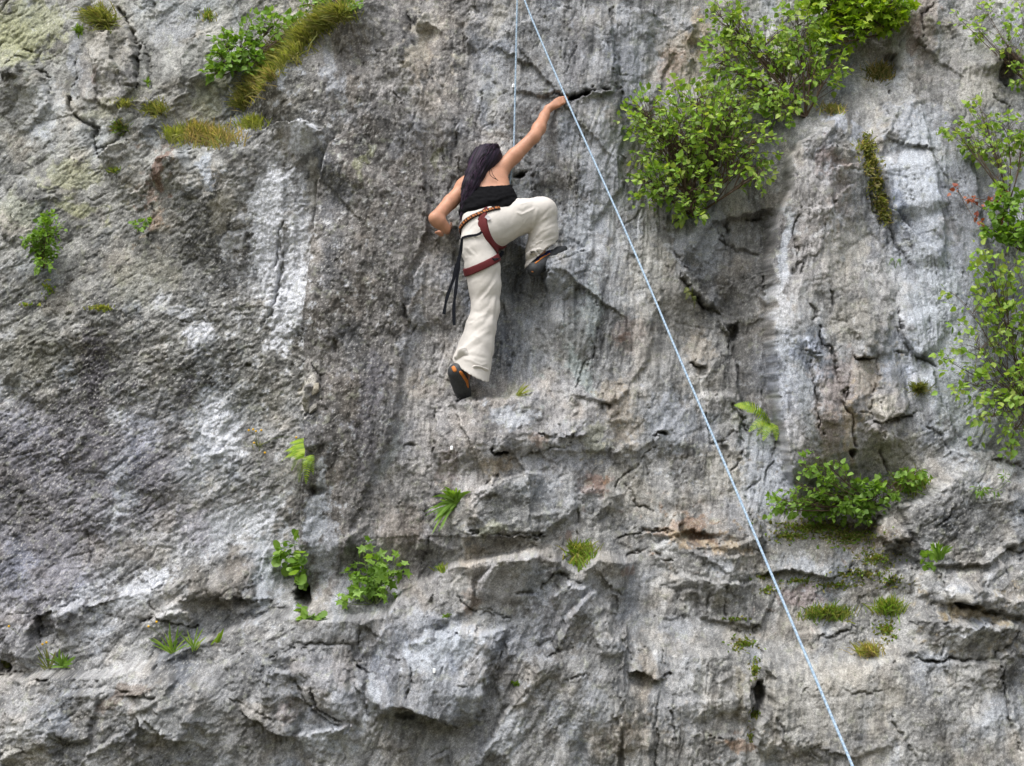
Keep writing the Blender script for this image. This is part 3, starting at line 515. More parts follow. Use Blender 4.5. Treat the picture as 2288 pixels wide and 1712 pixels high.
        fine = fine + W*ridge(ac2/9.5, al2/70, 3, 80+k*5, .6)
        b, rb, g1, _ = cells(ac/44, al/120, 60+k, .9, .9, .9); big = big + W*b; bigr = bigr + W*(rb-.5); grv = grv + W*np.exp(-(g1/.045)**2)
        b, rm, g1, _ = cells(ac2/17, al2/46, 90+k, .9, .8, .8); med = med + W*b; medr = medr + W*(rm-.5); grm = grm + W*np.exp(-(g1/.09)**2)
        stc = stc + W*fbm(ac2/13, al2/150, 3, 120+k*5, .6)
    sw = (acc[..., :5]**1.3).sum(-1)+.15
    st = st/sw; fine = fine/sw; big = big/sw; bigr = bigr/sw; stc = stc/sw; dash = dash/sw; lin = lin/sw; bnd = bnd/sw; rib = rib/sw; grv = grv/sw; med = med/sw; medr = medr/sw; grm = grm/sw
    mk = .30 + 1.15*sstep(-.45, .45, fbm(wu/80, wv/120, 3, 79)); fine = fine*mk; dash = dash*(.25+.75*mk*(1+0*pit)); stc = stc*(.4+.6*mk)
    h += (.018*st*(.5+smo) + .026*big*(.35+.8*chk) + .0050*fine*(.22+.8*smo+.15*pit) + .0034*dash*(.4+.5*pit)).astype(np.float32)
    # blocky facets, medium and small, broken by noise
    lft = wu < 688; alA, acA = rot(lu, lv, 58); alB, acB = rot(lu, lv, 8); al3 = np.where(lft, alA, alB); ac3 = np.where(lft, acA, acB)
    al, ac = rot(wu, wv, 35)
    c1, r1, b1, _ = cells(ac/34, al/52, 5, 1.0, 1.0, 1.0); c2, r2, b2, _ = cells(ac3/8.5, al3/17, 6, 1.1, 1.1, 1.1); c3, r3, b3, _ = cells(ac3/4.6, al3/8, 7, 1.0, 1.0, 1.2)
    brk = sstep(-.25, .35, fbm(u/90, v/90, 3, 71))
    h += (.036*c1*chk*(.4+.8*brk) + .0175*c2*(.28*chk + .62*pit)*(.3+brk) + .0065*c3*(.15+.75*pit+.12*chk)).astype(np.float32)
    m1 = sstep(-.3, .3, fbm(u/60, v/60, 3, 73)); m2 = sstep(-.2, .4, fbm(u/45, v/45, 3, 74))
    h -= (.020*grv*m1*(.4+chk) + .0085*grm*m2*(.35+chk+.3*pit) + .014*np.exp(-(b1/.06)**2)*brk*chk + .0060*np.exp(-(b2/.13)**2)*(.2*chk+.8*pit)).astype(np.float32)
    lm = sstep(-.45, .25, fbm(u/75, v/110, 3, 75))
    h += (-.018*lin*lm*mk*(.15+1.2*smo) + .020*rib*(.25+smo)).astype(np.float32)
    h += (.0085*med*(.3+.9*chk+.4*smo)).astype(np.float32)
    h += (.013*fbm(u/120, v/120, 4, 31) + .004*fbm(u/9, v/9, 3, 33, .6)*(.4+pit)).astype(np.float32)
    # ---------------- albedo
    c = colr.copy()
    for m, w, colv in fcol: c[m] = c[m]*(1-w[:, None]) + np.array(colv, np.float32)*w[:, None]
    n1 = fbm(wu/150, wv/150, 5, 201, .6); n2 = fbm(u/22, v/22, 5, 211, .65); n3 = perlin(u/3.1, v/3.1, 221); n4 = fbm(u/5.2, v/4.6, 2, 227, .7)
    c *= np.clip(1 + .42*n1 + .13*bnd*(.3+smo) + .30*n2*(.6+.6*pit) + .30*stc*(.4+smo) + .16*n4, .35, 2)[..., None]
    # tonal differences between blocks, foliation bands
    c *= (1 + .46*(r1-.5)*chk + .50*bigr + .42*medr*(.5+chk) + .50*(r2-.5)*(pit*.9+.2) + .45*(r3-.5)*pit + .42*dash*(.5+.4*pit))[..., None]
    c = np.maximum(c, .03)
    warm = sstep(-.1, .8, fbm(wu/90, wv/90, 4, 231))[..., None]; c = c*(1-warm) + c*np.array([1.05, .995, .92])*warm
    cool = sstep(.1, .8, fbm(wu/110, wv/160, 4, 241))[..., None]; c = c*(1-cool) + c*np.array([.95, 1.0, 1.09])*cool
    c = c*np.array([.945, .97, 1.045])
    for (a, b, ru, rv, an, colv, stg, thr) in PATCH:
        m = local(u, v, (a-ru, a+ru), (b-rv, b+rv), max(ru, rv)*1.3)
        if not m.any(): continue
        x = wu[m]-a; y = wv[m]-b; cc, s_ = math.cos(R(an)), math.sin(R(an)); xx = x*cc+y*s_; yy = -x*s_+y*cc
        g = np.exp(-((xx/ru)**2+(yy/rv)**2)*1.1)
        f = sstep(thr-.34, thr-.02, g + .34*n2[m] + .12*stc[m] - .2*(r2[m]-.5)*pit[m])*stg
        c[m] = c[m]*(1-f[:, None]) + (np.array(colv)*(1+.22*n4[m])[:, None])*f[:, None]
    # mineral specks: pale mica / quartz grains and dark lichen grains
    dk = sstep(.42, .8, n4 + .35*n3)*(.25+.75*pit); c *= (1-.55*dk)[..., None]
    pl = sstep(.46, .76, fbm(u/3.4, v/3.0, 2, 251, .8) + .25*n2)*(.25+.75*pit); c = c*(1-.75*pl[..., None]) + np.array([.52, .51, .48])*.75*pl[..., None]
    lich = sstep(.55, .9, fbm(u/28, v/28, 4, 261, .7))*.35; c = c*(1-lich[..., None]) + np.array([.30, .31, .24])*lich[..., None]
    return h, np.clip(c, .025, .8)
WH=(.62,.64,.69); BW=(.42,.45,.50); PU=(.13,.125,.14); RB=(.22,.14,.11); YL=(.30,.31,.17); TA=(.38,.31,.22); GB=(.34,.36,.40); OR=(.30,.17,.09); DK=(.10,.095,.09); MO=(.15,.16,.08); CR=(.42,.40,.35)
PATCH = [ # u, v, ru, rv, tilt, colour, strength, threshold
 (612,460,34,95,8,WH,.9,.5),(600,570,34,90,6,WH,.85,.5),(635,700,46,80,8,WH,.9,.5),(480,960,60,110,15,BW,.6,.55),(530,1160,110,44,-20,WH,.55,.55),(250,1120,60,80,30,GB,.45,.6),(610,1250,50,70,0,GB,.6,.5),(420,1060,40,40,-30,GB,.4,.6),(1300,1000,80,60,0,GB,.35,.55),(1450,620,60,90,0,CR,.35,.55),(1150,1420,80,60,0,GB,.5,.5),(1850,1560,160,90,0,CR,.3,.55),(1500,1560,60,90,0,GB,.3,.55),(1620,1050,60,60,0,CR,.35,.5),(1400,1100,60,60,0,CR,.3,.5),(2090,760,60,200,-9,BW,.7,.55),(2050,360,50,120,-8,BW,.6,.5),(2180,640,40,200,-8,(.24,.255,.285),.6,.5),(2150,960,50,70,0,GB,.6,.5),(664,560,26,170,5,WH,.85,.5),(690,310,34,30,0,WH,.8,.5),(560,480,40,20,-30,WH,.6,.6),(520,540,40,20,-20,WH,.5,.6),(700,420,20,60,5,CR,.6,.55),
 (470,390,16,38,-8,BW,.9,.5),(500,460,30,22,-30,CR,.85,.5),(490,510,24,30,10,CR,.5,.5),(445,745,34,34,20,WH,.8,.5),(400,700,50,16,10,WH,.5,.6),(360,665,20,14,-50,WH,.6,.5),(475,905,34,26,0,WH,.8,.5),(490,950,44,30,10,WH,.7,.5),(510,1000,34,30,20,WH,.7,.55),
 (470,860,12,20,0,BW,.8,.5),(270,930,30,40,-30,WH,.4,.6),(480,1200,90,40,-20,WH,.65,.55),(560,1170,60,30,-15,WH,.6,.5),(250,1090,60,90,30,GB,.5,.55),(300,1330,90,22,-25,WH,.65,.55),(350,1290,30,18,0,WH,.7,.5),(240,1150,30,30,-30,WH,.6,.5),
 (240,1290,30,14,-20,WH,.5,.5),(180,1340,60,16,-30,WH,.5,.5),(600,1150,20,24,0,WH,.6,.5),(590,1280,20,70,0,BW,.6,.5),(620,1130,20,20,-30,WH,.6,.5),(160,840,20,30,0,BW,.5,.5),(30,860,30,40,30,GB,.5,.5),(20,750,20,14,0,WH,.5,.5),
 (212,815,26,66,2,(.085,.08,.09),.95,.4),(210,900,22,44,0,(.09,.085,.095),.9,.4),(215,1000,26,60,0,PU,.7,.5),(60,800,80,80,20,(.15,.15,.12),.5,.5),(330,620,90,60,-20,(.16,.16,.12),.45,.55),(120,1180,80,60,0,PU,.5,.5),(560,900,60,60,0,(.15,.15,.13),.4,.55),(150,900,20,50,-10,PU,.5,.55),(210,1080,40,120,4,PU,.6,.55),(100,1000,80,80,20,(.17,.165,.185),.5,.55),(230,1130,22,70,0,PU,.6,.5),(420,880,10,40,14,PU,.7,.5),(350,1040,60,40,-30,PU,.5,.55),(430,1180,40,50,10,(.22,.21,.24),.6,.55),
 (60,1130,70,60,20,DK,.4,.6),(840,870,26,60,14,PU,.7,.45),(820,990,20,70,8,PU,.6,.5),(740,860,30,120,4,(.15,.14,.135),.4,.6),(365,385,16,40,8,RB,.8,.5),(335,430,12,30,15,RB,.5,.5),(350,490,14,30,20,OR,.4,.5),(215,175,10,16,0,RB,.4,.5),
 (60,60,90,70,0,YL,.6,.55),(30,100,60,50,0,YL,.5,.5),(160,390,60,30,0,YL,.5,.5),(170,470,40,16,20,YL,.6,.5),(50,470,50,30,0,(.26,.28,.2),.4,.5),(470,230,30,60,25,YL,.4,.55),(250,110,50,80,10,CR,.5,.5),(170,120,14,80,5,GB,.5,.5),(110,250,30,60,20,BW,.4,.5),(380,60,50,40,0,GB,.5,.5),
 (655,50,34,50,0,CR,.7,.5),(645,180,16,30,0,BW,.6,.5),(740,160,12,60,0,GB,.6,.5),(770,210,10,30,0,GB,.5,.5),(950,60,26,40,10,CR,.6,.5),(935,90,16,60,5,CR,.6,.5),(1110,40,20,30,0,CR,.5,.5),(1025,140,10,12,0,CR,.4,.5),(940,130,18,60,0,TA,.3,.5),
 (1520,120,40,70,-20,TA,.45,.5),(1500,150,30,50,0,RB,.35,.55),(1480,60,60,30,-25,GB,.5,.5),(1560,80,26,50,0,TA,.6,.5),(1410,130,30,130,-4,GB,.5,.5),(1280,150,20,100,2,(.25,.25,.27),.4,.5),(1330,420,30,180,2,GB,.6,.5),(1290,520,30,60,0,BW,.5,.5),(1370,480,20,120,0,BW,.35,.5),
 (1130,430,40,40,0,(.22,.24,.25),.6,.5),(1190,720,40,100,0,(.22,.23,.24),.4,.5),(1170,620,40,60,0,(.14,.15,.165),.6,.5),(1150,560,20,40,0,(.16,.17,.19),.5,.5),(1290,760,40,80,5,(.2,.22,.22),.35,.5),(1250,640,30,50,0,GB,.5,.5),(1320,690,20,60,5,(.32,.36,.37),.5,.5),(1400,740,30,50,0,RB,.25,.55),(1395,765,10,16,0,RB,.5,.5),
 (1300,830,16,60,-25,(.32,.37,.37),.6,.5),(1140,925,50,24,10,BW,.6,.5),(1160,935,20,14,0,WH,.3,.5),(1370,900,30,50,10,TA,.4,.5),(1400,960,30,40,0,TA,.35,.5),(1210,980,20,16,0,OR,.35,.5),(1120,1040,34,22,-20,TA,.6,.5),(1180,1040,40,30,0,GB,.5,.5),(1000,1050,16,60,5,RB,.25,.5),
 (1330,1085,34,16,20,RB,.7,.5),(1360,1080,12,8,0,OR,.6,.5),(1300,1110,40,30,30,GB,.3,.5),(1265,1200,6,20,10,RB,.6,.5),(1390,1270,16,10,0,RB,.5,.5),(1415,1265,8,8,0,RB,.5,.5),(1060,1250,20,40,0,TA,.3,.5),(1050,1330,14,40,15,OR,.3,.55),(1460,960,30,60,10,GB,.5,.5),(1500,950,40,60,-20,GB,.5,.5),
 (1000,1430,70,30,-8,BW,.75,.5),(940,1460,34,30,0,BW,.5,.5),(1040,1560,40,40,0,GB,.5,.5),(980,1380,60,24,0,GB,.4,.5),(780,1560,40,50,0,GB,.6,.5),(640,1530,34,60,0,(.3,.31,.33),.6,.5),(650,1580,20,30,0,RB,.25,.5),(740,1640,60,30,0,BW,.55,.5),(830,1570,16,60,10,BW,.6,.5),(770,1490,30,40,0,(.26,.235,.22),.4,.5),
 (1130,1640,30,60,30,BW,.45,.5),(1280,1330,60,24,-35,GB,.4,.5),(1330,1570,30,60,-30,GB,.5,.5),(1190,1300,40,40,0,BW,.45,.5),(1110,1290,60,40,0,(.3,.29,.29),.5,.5),(1400,1640,60,40,0,TA,.25,.5),(1440,1500,20,60,0,(.27,.23,.18),.5,.5),(1500,1400,20,30,0,GB,.4,.5),
 (1860,270,14,20,0,(.36,.38,.43),.9,.4),(1905,300,24,26,0,(.36,.38,.43),.8,.5),(1870,430,34,60,0,(.24,.2,.18),.5,.5),(1830,375,16,30,15,RB,.4,.5),(1870,375,30,14,0,RB,.35,.5),(1880,385,30,6,10,WH,.5,.5),(1860,490,6,30,-35,WH,.5,.5),(1830,520,20,10,-40,WH,.4,.5),(1856,516,10,10,0,RB,.4,.5),
 (2030,400,34,110,-10,BW,.6,.5),(2060,520,40,110,-8,BW,.75,.5),(2100,660,40,150,-10,BW,.75,.5),(2140,860,40,140,-14,BW,.6,.5),(2160,500,40,200,-8,(.22,.235,.26),.6,.5),(2000,270,40,30,0,GB,.5,.5),(1740,560,12,80,8,BW,.7,.45),(1735,700,16,70,0,WH,.6,.45),(1745,810,14,60,0,BW,.7,.45),(1775,850,26,60,-10,GB,.5,.5),
 (1790,900,14,120,-8,(.24,.26,.27),.5,.5),(1880,560,50,60,0,CR,.4,.5),(1900,720,50,50,0,CR,.35,.5),(1920,850,30,50,0,TA,.4,.5),(1860,860,40,60,-10,(.28,.24,.23),.6,.5),(1850,970,40,60,0,(.25,.2,.165),.6,.5),(1960,910,30,30,0,CR,.5,.5),(1890,960,10,50,0,TA,.6,.45),(1990,1010,60,40,0,CR,.45,.5),
 (1560,560,60,60,0,GB,.6,.5),(1570,480,50,30,0,GB,.6,.5),(1510,680,50,70,0,(.32,.31,.29),.4,.5),(1560,780,30,40,0,TA,.35,.5),(1510,940,40,70,-10,GB,.55,.5),(1700,1040,40,110,-6,BW,.6,.5),(1740,1060,30,60,-5,GB,.5,.5),(1700,1000,20,30,0,GB,.4,.5),(1650,800,30,110,0,(.17,.165,.155),.5,.5),(1640,620,40,50,0,(.15,.14,.13),.5,.5),
 (1530,1180,50,20,0,OR,.45,.5),(1570,1205,50,14,5,(.14,.085,.05),.8,.45),(1600,1218,50,8,8,TA,.7,.5),(1520,1200,14,16,0,TA,.7,.45),(1880,1190,110,30,10,(.12,.09,.06),.7,.5),(1800,1220,80,30,0,(.14,.125,.09),.5,.5),(1790,1330,50,26,0,(.26,.2,.2),.6,.5),(1720,1300,30,14,-10,CR,.5,.5),(1650,1550,10,60,0,(.14,.12,.07),.5,.5),
 (2170,1370,60,12,10,(.24,.19,.11),.8,.45),(2130,1330,40,14,5,CR,.5,.5),(2110,1315,20,14,0,WH,.4,.5),(2120,1412,14,4,-20,WH,.95,.4),(2140,1408,12,4,5,WH,.9,.4),(1650,1660,30,14,10,OR,.5,.5),(1780,1290,20,16,0,GB,.6,.5),(1790,1270,14,30,0,WH,.35,.5),(1600,1260,30,24,0,BW,.5,.5),
 (2060,50,30,100,0,(.26,.22,.19),.6,.5),(2035,80,14,50,5,(.17,.12,.10),.6,.5),(2150,160,60,50,0,(.30,.30,.31),.5,.5),(2190,200,50,40,0,CR,.4,.5),(2270,150,20,20,0,RB,.5,.5),(1960,110,40,40,0,(.15,.12,.10),.5,.5),
 (300,1545,60,20,-20,(.15,.11,.08),.6,.5),(130,1600,30,60,20,GB,.4,.5),(60,1680,60,24,0,CR,.4,.5),(500,1600,50,40,0,(.16,.165,.16),.5,.5),(560,1610,60,30,20,DK,.35,.5),(380,1570,50,50,20,(.2,.2,.19),.5,.5),(10,1560,60,40,0,DK,.3,.5),(480,1330,60,30,0,(.21,.19,.165),.5,.5),(540,1270,30,30,0,(.16,.14,.12),.5,.5),(440,1290,30,20,0,(.18,.165,.14),.5,.5),
 (715,1140,16,120,8,BW,.6,.5),(735,1230,20,90,5,GB,.6,.5),(880,1010,10,60,18,(.28,.3,.3),.6,.5),(930,740,18,60,10,GB,.4,.5),(930,640,14,40,20,GB,.4,.5),(1100,1000,20,20,0,GB,.3,.5),(900,1180,50,40,0,(.26,.225,.2),.5,.5),(960,1190,20,30,0,(.2,.2,.215),.5,.5),(690,870,12,20,30,CR,.8,.45),(694,905,10,14,30,CR,.7,.45),
 (1160,870,30,20,0,(.25,.26,.17),.4,.5),(1100,1180,40,14,0,(.27,.28,.17),.4,.55),(1330,990,20,30,0,(.24,.25,.15),.4,.5),(820,370,10,40,10,(.21,.22,.12),.6,.5),(980,360,10,30,10,(.21,.22,.12),.5,.5),(250,240,80,20,-20,MO,.4,.6),(1100,220,20,30,0,(.24,.23,.17),.3,.5)]

STEP = 2.35
k0 = 1/370.0
def fine_axis(lo, hi, step, outlo, outhi):
    mid = np.arange(lo, hi, step); a = [lo]; s = step
    while a[-1] > outlo: s *= 1.16; a.append(max(a[-1]-s, outlo))
    b = [mid[-1]]; s = step
    while b[-1] < outhi: s *= 1.16; b.append(min(b[-1]+s, outhi))
    return np.concatenate([np.array(a[1:])[::-1], mid, np.array(b[1:])])
def plane_hit(u, v):
    d = ray(u, v); t = DIST/d[1]; return CP + d*t
zt = plane_hit(1144, -40)[2]; zb = plane_hit(1144, 1760)[2]
xs = fine_axis(-3.42, 3.42, STEP*k0, -11, 11); zs = fine_axis(zb-.02, zt+.25, STEP*k0/math.cos(PITCH), -0.6, 17)
XX, ZZ = np.meshgrid(xs, zs); SH = XX.shape
DV = -FW                                                    # relief grows along one fixed direction, out of the wall and slightly down
P0 = np.stack([XX, np.zeros(SH), ZZ], -1)
U0, V0 = project(P0); hm = macro(U0, V0)
U1, V1 = project(P0 + DV*hm[..., None]); hm = macro(U1, V1); U1, V1 = project(P0 + DV*hm[..., None])
U1 = U1.astype(np.float32); V1 = V1.astype(np.float32)
HH, CC = rock(U1, V1)
far = 1 - sstep(2200, 3600, np.maximum(np.abs(U1-1144), np.abs(V1-856)))
HH = HH*far
WV = P0 + DV*HH[..., None]
ny, nx = SH
ids = np.arange(nx*ny, dtype=np.int32).reshape(SH)
WF = np.stack([ids[:-1, :-1], ids[:-1, 1:], ids[1:, 1:], ids[1:, :-1]], -1).reshape(-1, 4)
WVf = WV.reshape(-1, 3)
rock_m, nt, b = nmat('rock', .88, .25)
at = nt.nodes.new('ShaderNodeAttribute'); at.attribute_name = 'col'
tc = nt.nodes.new('ShaderNodeTexCoord').outputs['Object']
na = noise_node(nt, 95, 5, .7, tc); nb = noise_node(nt, 260, 2, .6, tc); nc = noise_node(nt, 30, 5, .65, tc, (1.6, 1, .5))
ra = ramp(nt, na.outputs['Fac'], [(.27, (.50,)*3), (.5, (1.0,)*3), (.70, (1.42,)*3)])
rc = ramp(nt, nc.outputs['Fac'], [(.3, (.82,)*3), (.7, (1.16, 1.15, 1.13))])
rb_ = ramp(nt, nb.outputs['Fac'], [(.34, (.68,)*3), (.54, (1.0,)*3), (.72, (1.35,)*3)])
col = mul(nt, mul(nt, mul(nt, at.outputs['Color'], ra.outputs[0]), rc.outputs[0]), rb_.outputs[0])
nt.links.new(col, b.inputs['Base Color'])
mx = nt.nodes.new('ShaderNodeMath'); mx.operation = 'MULTIPLY_ADD'; mx.inputs[1].default_value = .4
nt.links.new(nb.outputs['Fac'], mx.inputs[0]); nt.links.new(na.outputs['Fac'], mx.inputs[2])
bump(nt, b, mx.outputs[0], 0.6, .011)
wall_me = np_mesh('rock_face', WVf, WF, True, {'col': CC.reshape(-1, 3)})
wall = link_mesh('rock_face', wall_me, rock_m); wall['kind'] = 'structure'
print('wall', SH, time.time()-T00)
# collision surface for placing things, a coarser copy of the same height field
sub = (slice(None, None, 2), slice(None, None, 2)); Wc = WV[sub]; nyc, nxc = Wc.shape[:2]
ic = np.arange(nxc*nyc).reshape(nyc, nxc)
cf = np.stack([ic[:-1, :-1], ic[:-1, 1:], ic[1:, 1:], ic[1:, :-1]], -1).reshape(-1, 4)
bvh = BVHTree.FromPolygons(Wc.reshape(-1, 3).tolist(), cf.tolist())
cpv = Vector(CP)
def wall_t(u, v):
    d = Vector(ray(u, v)); h = bvh.ray_cast(cpv, d, 100)
    return h[3] if h[0] is not None else DIST/d[1]
def at_wall(u, v, off=0.0):
    return CP + ray(u, v)*(wall_t(u, v)-off)
print('bvh', time.time()-T00)
# ------------------------------------------------------------------ smooth-union modelling: distance fields meshed with surface nets
EX = RT; EY = np.array([0, 0, 1.0]); EZ = np.array([0, -1.0, 0])     # right, up, out of the wall
Y0 = float(np.median([(CP + ray(a, b)*wall_t(a, b))[1] for a, b in ((1080, 480), (1150, 500), (1000, 600), (1100, 700), (1180, 560), (1030, 400), (1120, 620))]))
def Bw(u, v, d):
    r = ray(u, v); return CP + r*((Y0-d-CP[1])/r[1])
BO = Bw(1100, 560, 0)
def B(u, v, d):
    q = Bw(u, v, d) - BO; return np.array([q@EX, q@EY, q@EZ])
def dW(u, v): return Y0 - (CP + ray(u, v)*wall_t(u, v))[1]
def CN(n):
    w = n[0]*RT + n[1]*UP - n[2]*FW; return np.array([w@EX, w@EY, w@EZ])
def BB(u0, u1, v0, v1, d0, d1, h):
    P = np.array([B(a, b, c) for a in (u0, u1) for b in (v0, v1) for c in (d0, d1)]); return Field(P.min(0), P.max(0), h)
def to_world(P): return BO + P[:, :1]*EX + P[:, 1:2]*EY + P[:, 2:3]*EZ
class Field:
    def __init__(s, lo, hi, h):
        s.h = h; s.lo = np.array(lo, float); s.n = np.ceil((np.array(hi)-s.lo)/h).astype(int)+1
        s.F = np.full(s.n, .06, np.float32)
        s.ax = [s.lo[i] + h*np.arange(s.n[i]) for i in range(3)]
    def _box(s, a, b, r):
        lo = np.minimum(a, b)-r; hi = np.maximum(a, b)+r
        i0 = np.maximum(((lo-s.lo)/s.h).astype(int), 0); i1 = np.minimum(((hi-s.lo)/s.h).astype(int)+2, s.n)
        if (i1 <= i0).any(): return None
        sl = tuple(slice(i0[k], i1[k]) for k in range(3))
        X, Y, Z = np.meshgrid(*[s.ax[k][sl[k]].astype(np.float32) for k in range(3)], indexing='ij')
        return sl, X, Y, Z
    def cap(s, a, b, ra, rb, k=.02, sub=False, flat=None):
        a = np.asarray(a, float); b = np.asarray(b, float)
        r = max(ra, rb)+.06+k; q = s._box(a, b, r)
        if q is None: return
        sl, X, Y, Z = q; d = b-a; l2 = max(d@d, 1e-9)
        t = np.clip(((X-a[0])*d[0]+(Y-a[1])*d[1]+(Z-a[2])*d[2])/l2, 0, 1)
        ex = X-(a[0]+t*d[0]); ey = Y-(a[1]+t*d[1]); ez = Z-(a[2]+t*d[2])
        if flat is not None:
            n, f = flat; n = np.array(n, float); n /= np.linalg.norm(n); w = ex*n[0]+ey*n[1]+ez*n[2]
            D = np.sqrt(ex*ex+ey*ey+ez*ez + (1/f**2-1)*w*w) - (ra+t*(rb-ra))
        else: D = np.sqrt(ex*ex+ey*ey+ez*ez) - (ra+t*(rb-ra))
        F = s.F[sl]
        if sub: s.F[sl] = np.maximum(F, -D); return
        hh = np.clip(.5+.5*(F-D)/k, 0, 1); s.F[sl] = F+(D-F)*hh - k*hh*(1-hh)
    def chain(s, pts, k=.02, **kw):
        for (a, ra), (b, rb) in zip(pts[:-1], pts[1:]): s.cap(a, b, ra, rb, k, **kw)
    def grid(s): return np.meshgrid(*[a.astype(np.float32) for a in s.ax], indexing='ij')
    def plane(s, p, n):
        n = CN(n); n = n/np.linalg.norm(n); X, Y, Z = s.grid(); return (X-p[0])*n[0]+(Y-p[1])*n[1]+(Z-p[2])*n[2]
    def copy(s):
        o = Field.__new__(Field); o.h, o.lo, o.n, o.ax = s.h, s.lo, s.n, s.ax; o.F = s.F.copy(); return o
    def mesh(s):
        F = s.F; I = F < 0; nx, ny, nz = F.shape
        c = np.zeros((nx-1, ny-1, nz-1), np.int8)
        for i in (0, 1):
            for j in (0, 1):
                for k in (0, 1): c += I[i:nx-1+i, j:ny-1+j, k:nz-1+k]
        act = (c > 0) & (c < 8); idx = -np.ones(act.shape, np.int32); ia = np.argwhere(act); idx[act] = np.arange(len(ia))
        pos = np.zeros((len(ia), 3)); cnt = np.zeros(len(ia))
        cor = [(i, j, k) for i in (0, 1) for j in (0, 1) for k in (0, 1)]
        for a in cor:
            for ax in range(3):
                if a[ax]: continue
                b = list(a); b[ax] = 1
                fa = F[ia[:, 0]+a[0], ia[:, 1]+a[1], ia[:, 2]+a[2]]; fb = F[ia[:, 0]+b[0], ia[:, 1]+b[1], ia[:, 2]+b[2]]
                m = (fa < 0) != (fb < 0); t = fa[m]/(fa[m]-fb[m])
                p = ia[m] + np.array(a); p = p.astype(float); p[:, ax] += t; pos[m] += p; cnt[m] += 1
        V = s.lo + s.h*pos/cnt[:, None]
        quads = []
        for ax in range(3):
            o1, o2 = [(1, 2), (2, 0), (0, 1)][ax]
            A = I[tuple(slice(0, -1) if q == ax else slice(1, -1) for q in range(3))]; Bq = I[tuple(slice(1, None) if q == ax else slice(1, -1) for q in range(3))]
            e = np.argwhere(A != Bq)
            inn = A[tuple(e.T)]
            base = e.copy(); base[:, o1] += 1; base[:, o2] += 1
            def cell(d1, d2):
                q = base.copy(); q[:, o1] -= d1; q[:, o2] -= d2; return idx[tuple(q.T)]
            a, b2, c2, d2 = cell(1, 1), cell(0, 1), cell(0, 0), cell(1, 0)
            f = np.stack([a, b2, c2, d2], -1); f[~inn] = f[~inn][:, ::-1]; quads.append(f)
        return V, np.concatenate(quads)
def relax(V, Fq, it=2, lam=.5):
    e = np.concatenate([Fq[:, [0, 1]], Fq[:, [1, 2]], Fq[:, [2, 3]], Fq[:, [3, 0]]]); e = np.concatenate([e, e[:, ::-1]])
    cnt = np.bincount(e[:, 0], minlength=len(V))[:, None]
    for _ in range(it):
        s_ = np.stack([np.bincount(e[:, 0], weights=V[e[:, 1], k], minlength=len(V)) for k in range(3)], -1)
        V = V*(1-lam) + lam*s_/np.maximum(cnt, 1)
    return V
def vnormals(V, Fq):
    n = np.cross(V[Fq[:, 2]]-V[Fq[:, 0]], V[Fq[:, 3]]-V[Fq[:, 1]]); N = np.zeros_like(V)
    for k in range(4):
        for c in range(3): N[:, c] += np.bincount(Fq[:, k], weights=n[:, c], minlength=len(V))
    return N/np.maximum(np.linalg.norm(N, axis=1, keepdims=True), 1e-9)
def fld(pts, pad, h):
    P = np.array(pts); return Field(P.min(0)-pad, P.max(0)+pad, h)

# ------------------------------------------------------------------ materials of the climber
def simple(name, c, rough=.8, spec=.3, var=.15, sc_=60, bs=0, bd=.002, sss=0):
    m, nt, b = nmat(name, rough, spec); tcx = nt.nodes.new('ShaderNodeTexCoord').outputs['Object']
    n = noise_node(nt, sc_, 4, .6, tcx)
    r = ramp(nt, n.outputs['Fac'], [(.3, tuple(x*(1-var) for x in c)), (.7, tuple(min(1, x*(1+var)) for x in c))]); nt.links.new(r.outputs[0], b.inputs['Base Color'])
    if bs: bump(nt, b, n.outputs['Fac'], bs, bd)
    if sss: b.inputs['Subsurface Weight'].default_value = sss; b.inputs['Subsurface Radius'].default_value = (.012, .005, .003); b.inputs['Subsurface Scale'].default_value = 1
    return m
M_skin = simple('skin', (.46, .235, .15), .5, .3, .16, 13, sss=.15)
M_pants = simple('cream_cotton', (.55, .52, .485), .9, .15, .05, 30, .25, .004)
M_top = simple('black_knit', (.006, .006, .007), .95, .08, .2, 120, .3, .002)
M_web = simple('maroon_webbing', (.105, .018, .02), .8, .2, .12, 160)
M_blk = simple('black_webbing', (.008, .009, .012), .9, .1, .2, 160)
M_rub = simple('black_rubber', (.035, .037, .04), .6, .4, .35, 60, .2, .002)
M_ora = simple('orange_leather', (.52, .17, .03), .6, .3, .12, 80)
M_blue = simple('navy_lining', (.02, .025, .09), .8, .2, .2, 80)
M_tan = simple('pants_lining', (.36, .30, .2), .9, .1, .1, 60)
M_hair, nt, b = nmat('hair', .6, .15)
tcx = nt.nodes.new('ShaderNodeAttribute'); tcx.attribute_name = 'tint'; nt.links.new(tcx.outputs['Color'], b.inputs['Base Color'])
M_belt, nt, b = nmat('belt_pattern', .75, .2)
ta = nt.nodes.new('ShaderNodeAttribute'); ta.attribute_name = 'tint'; nt.links.new(ta.outputs['Color'], b.inputs['Base Color'])

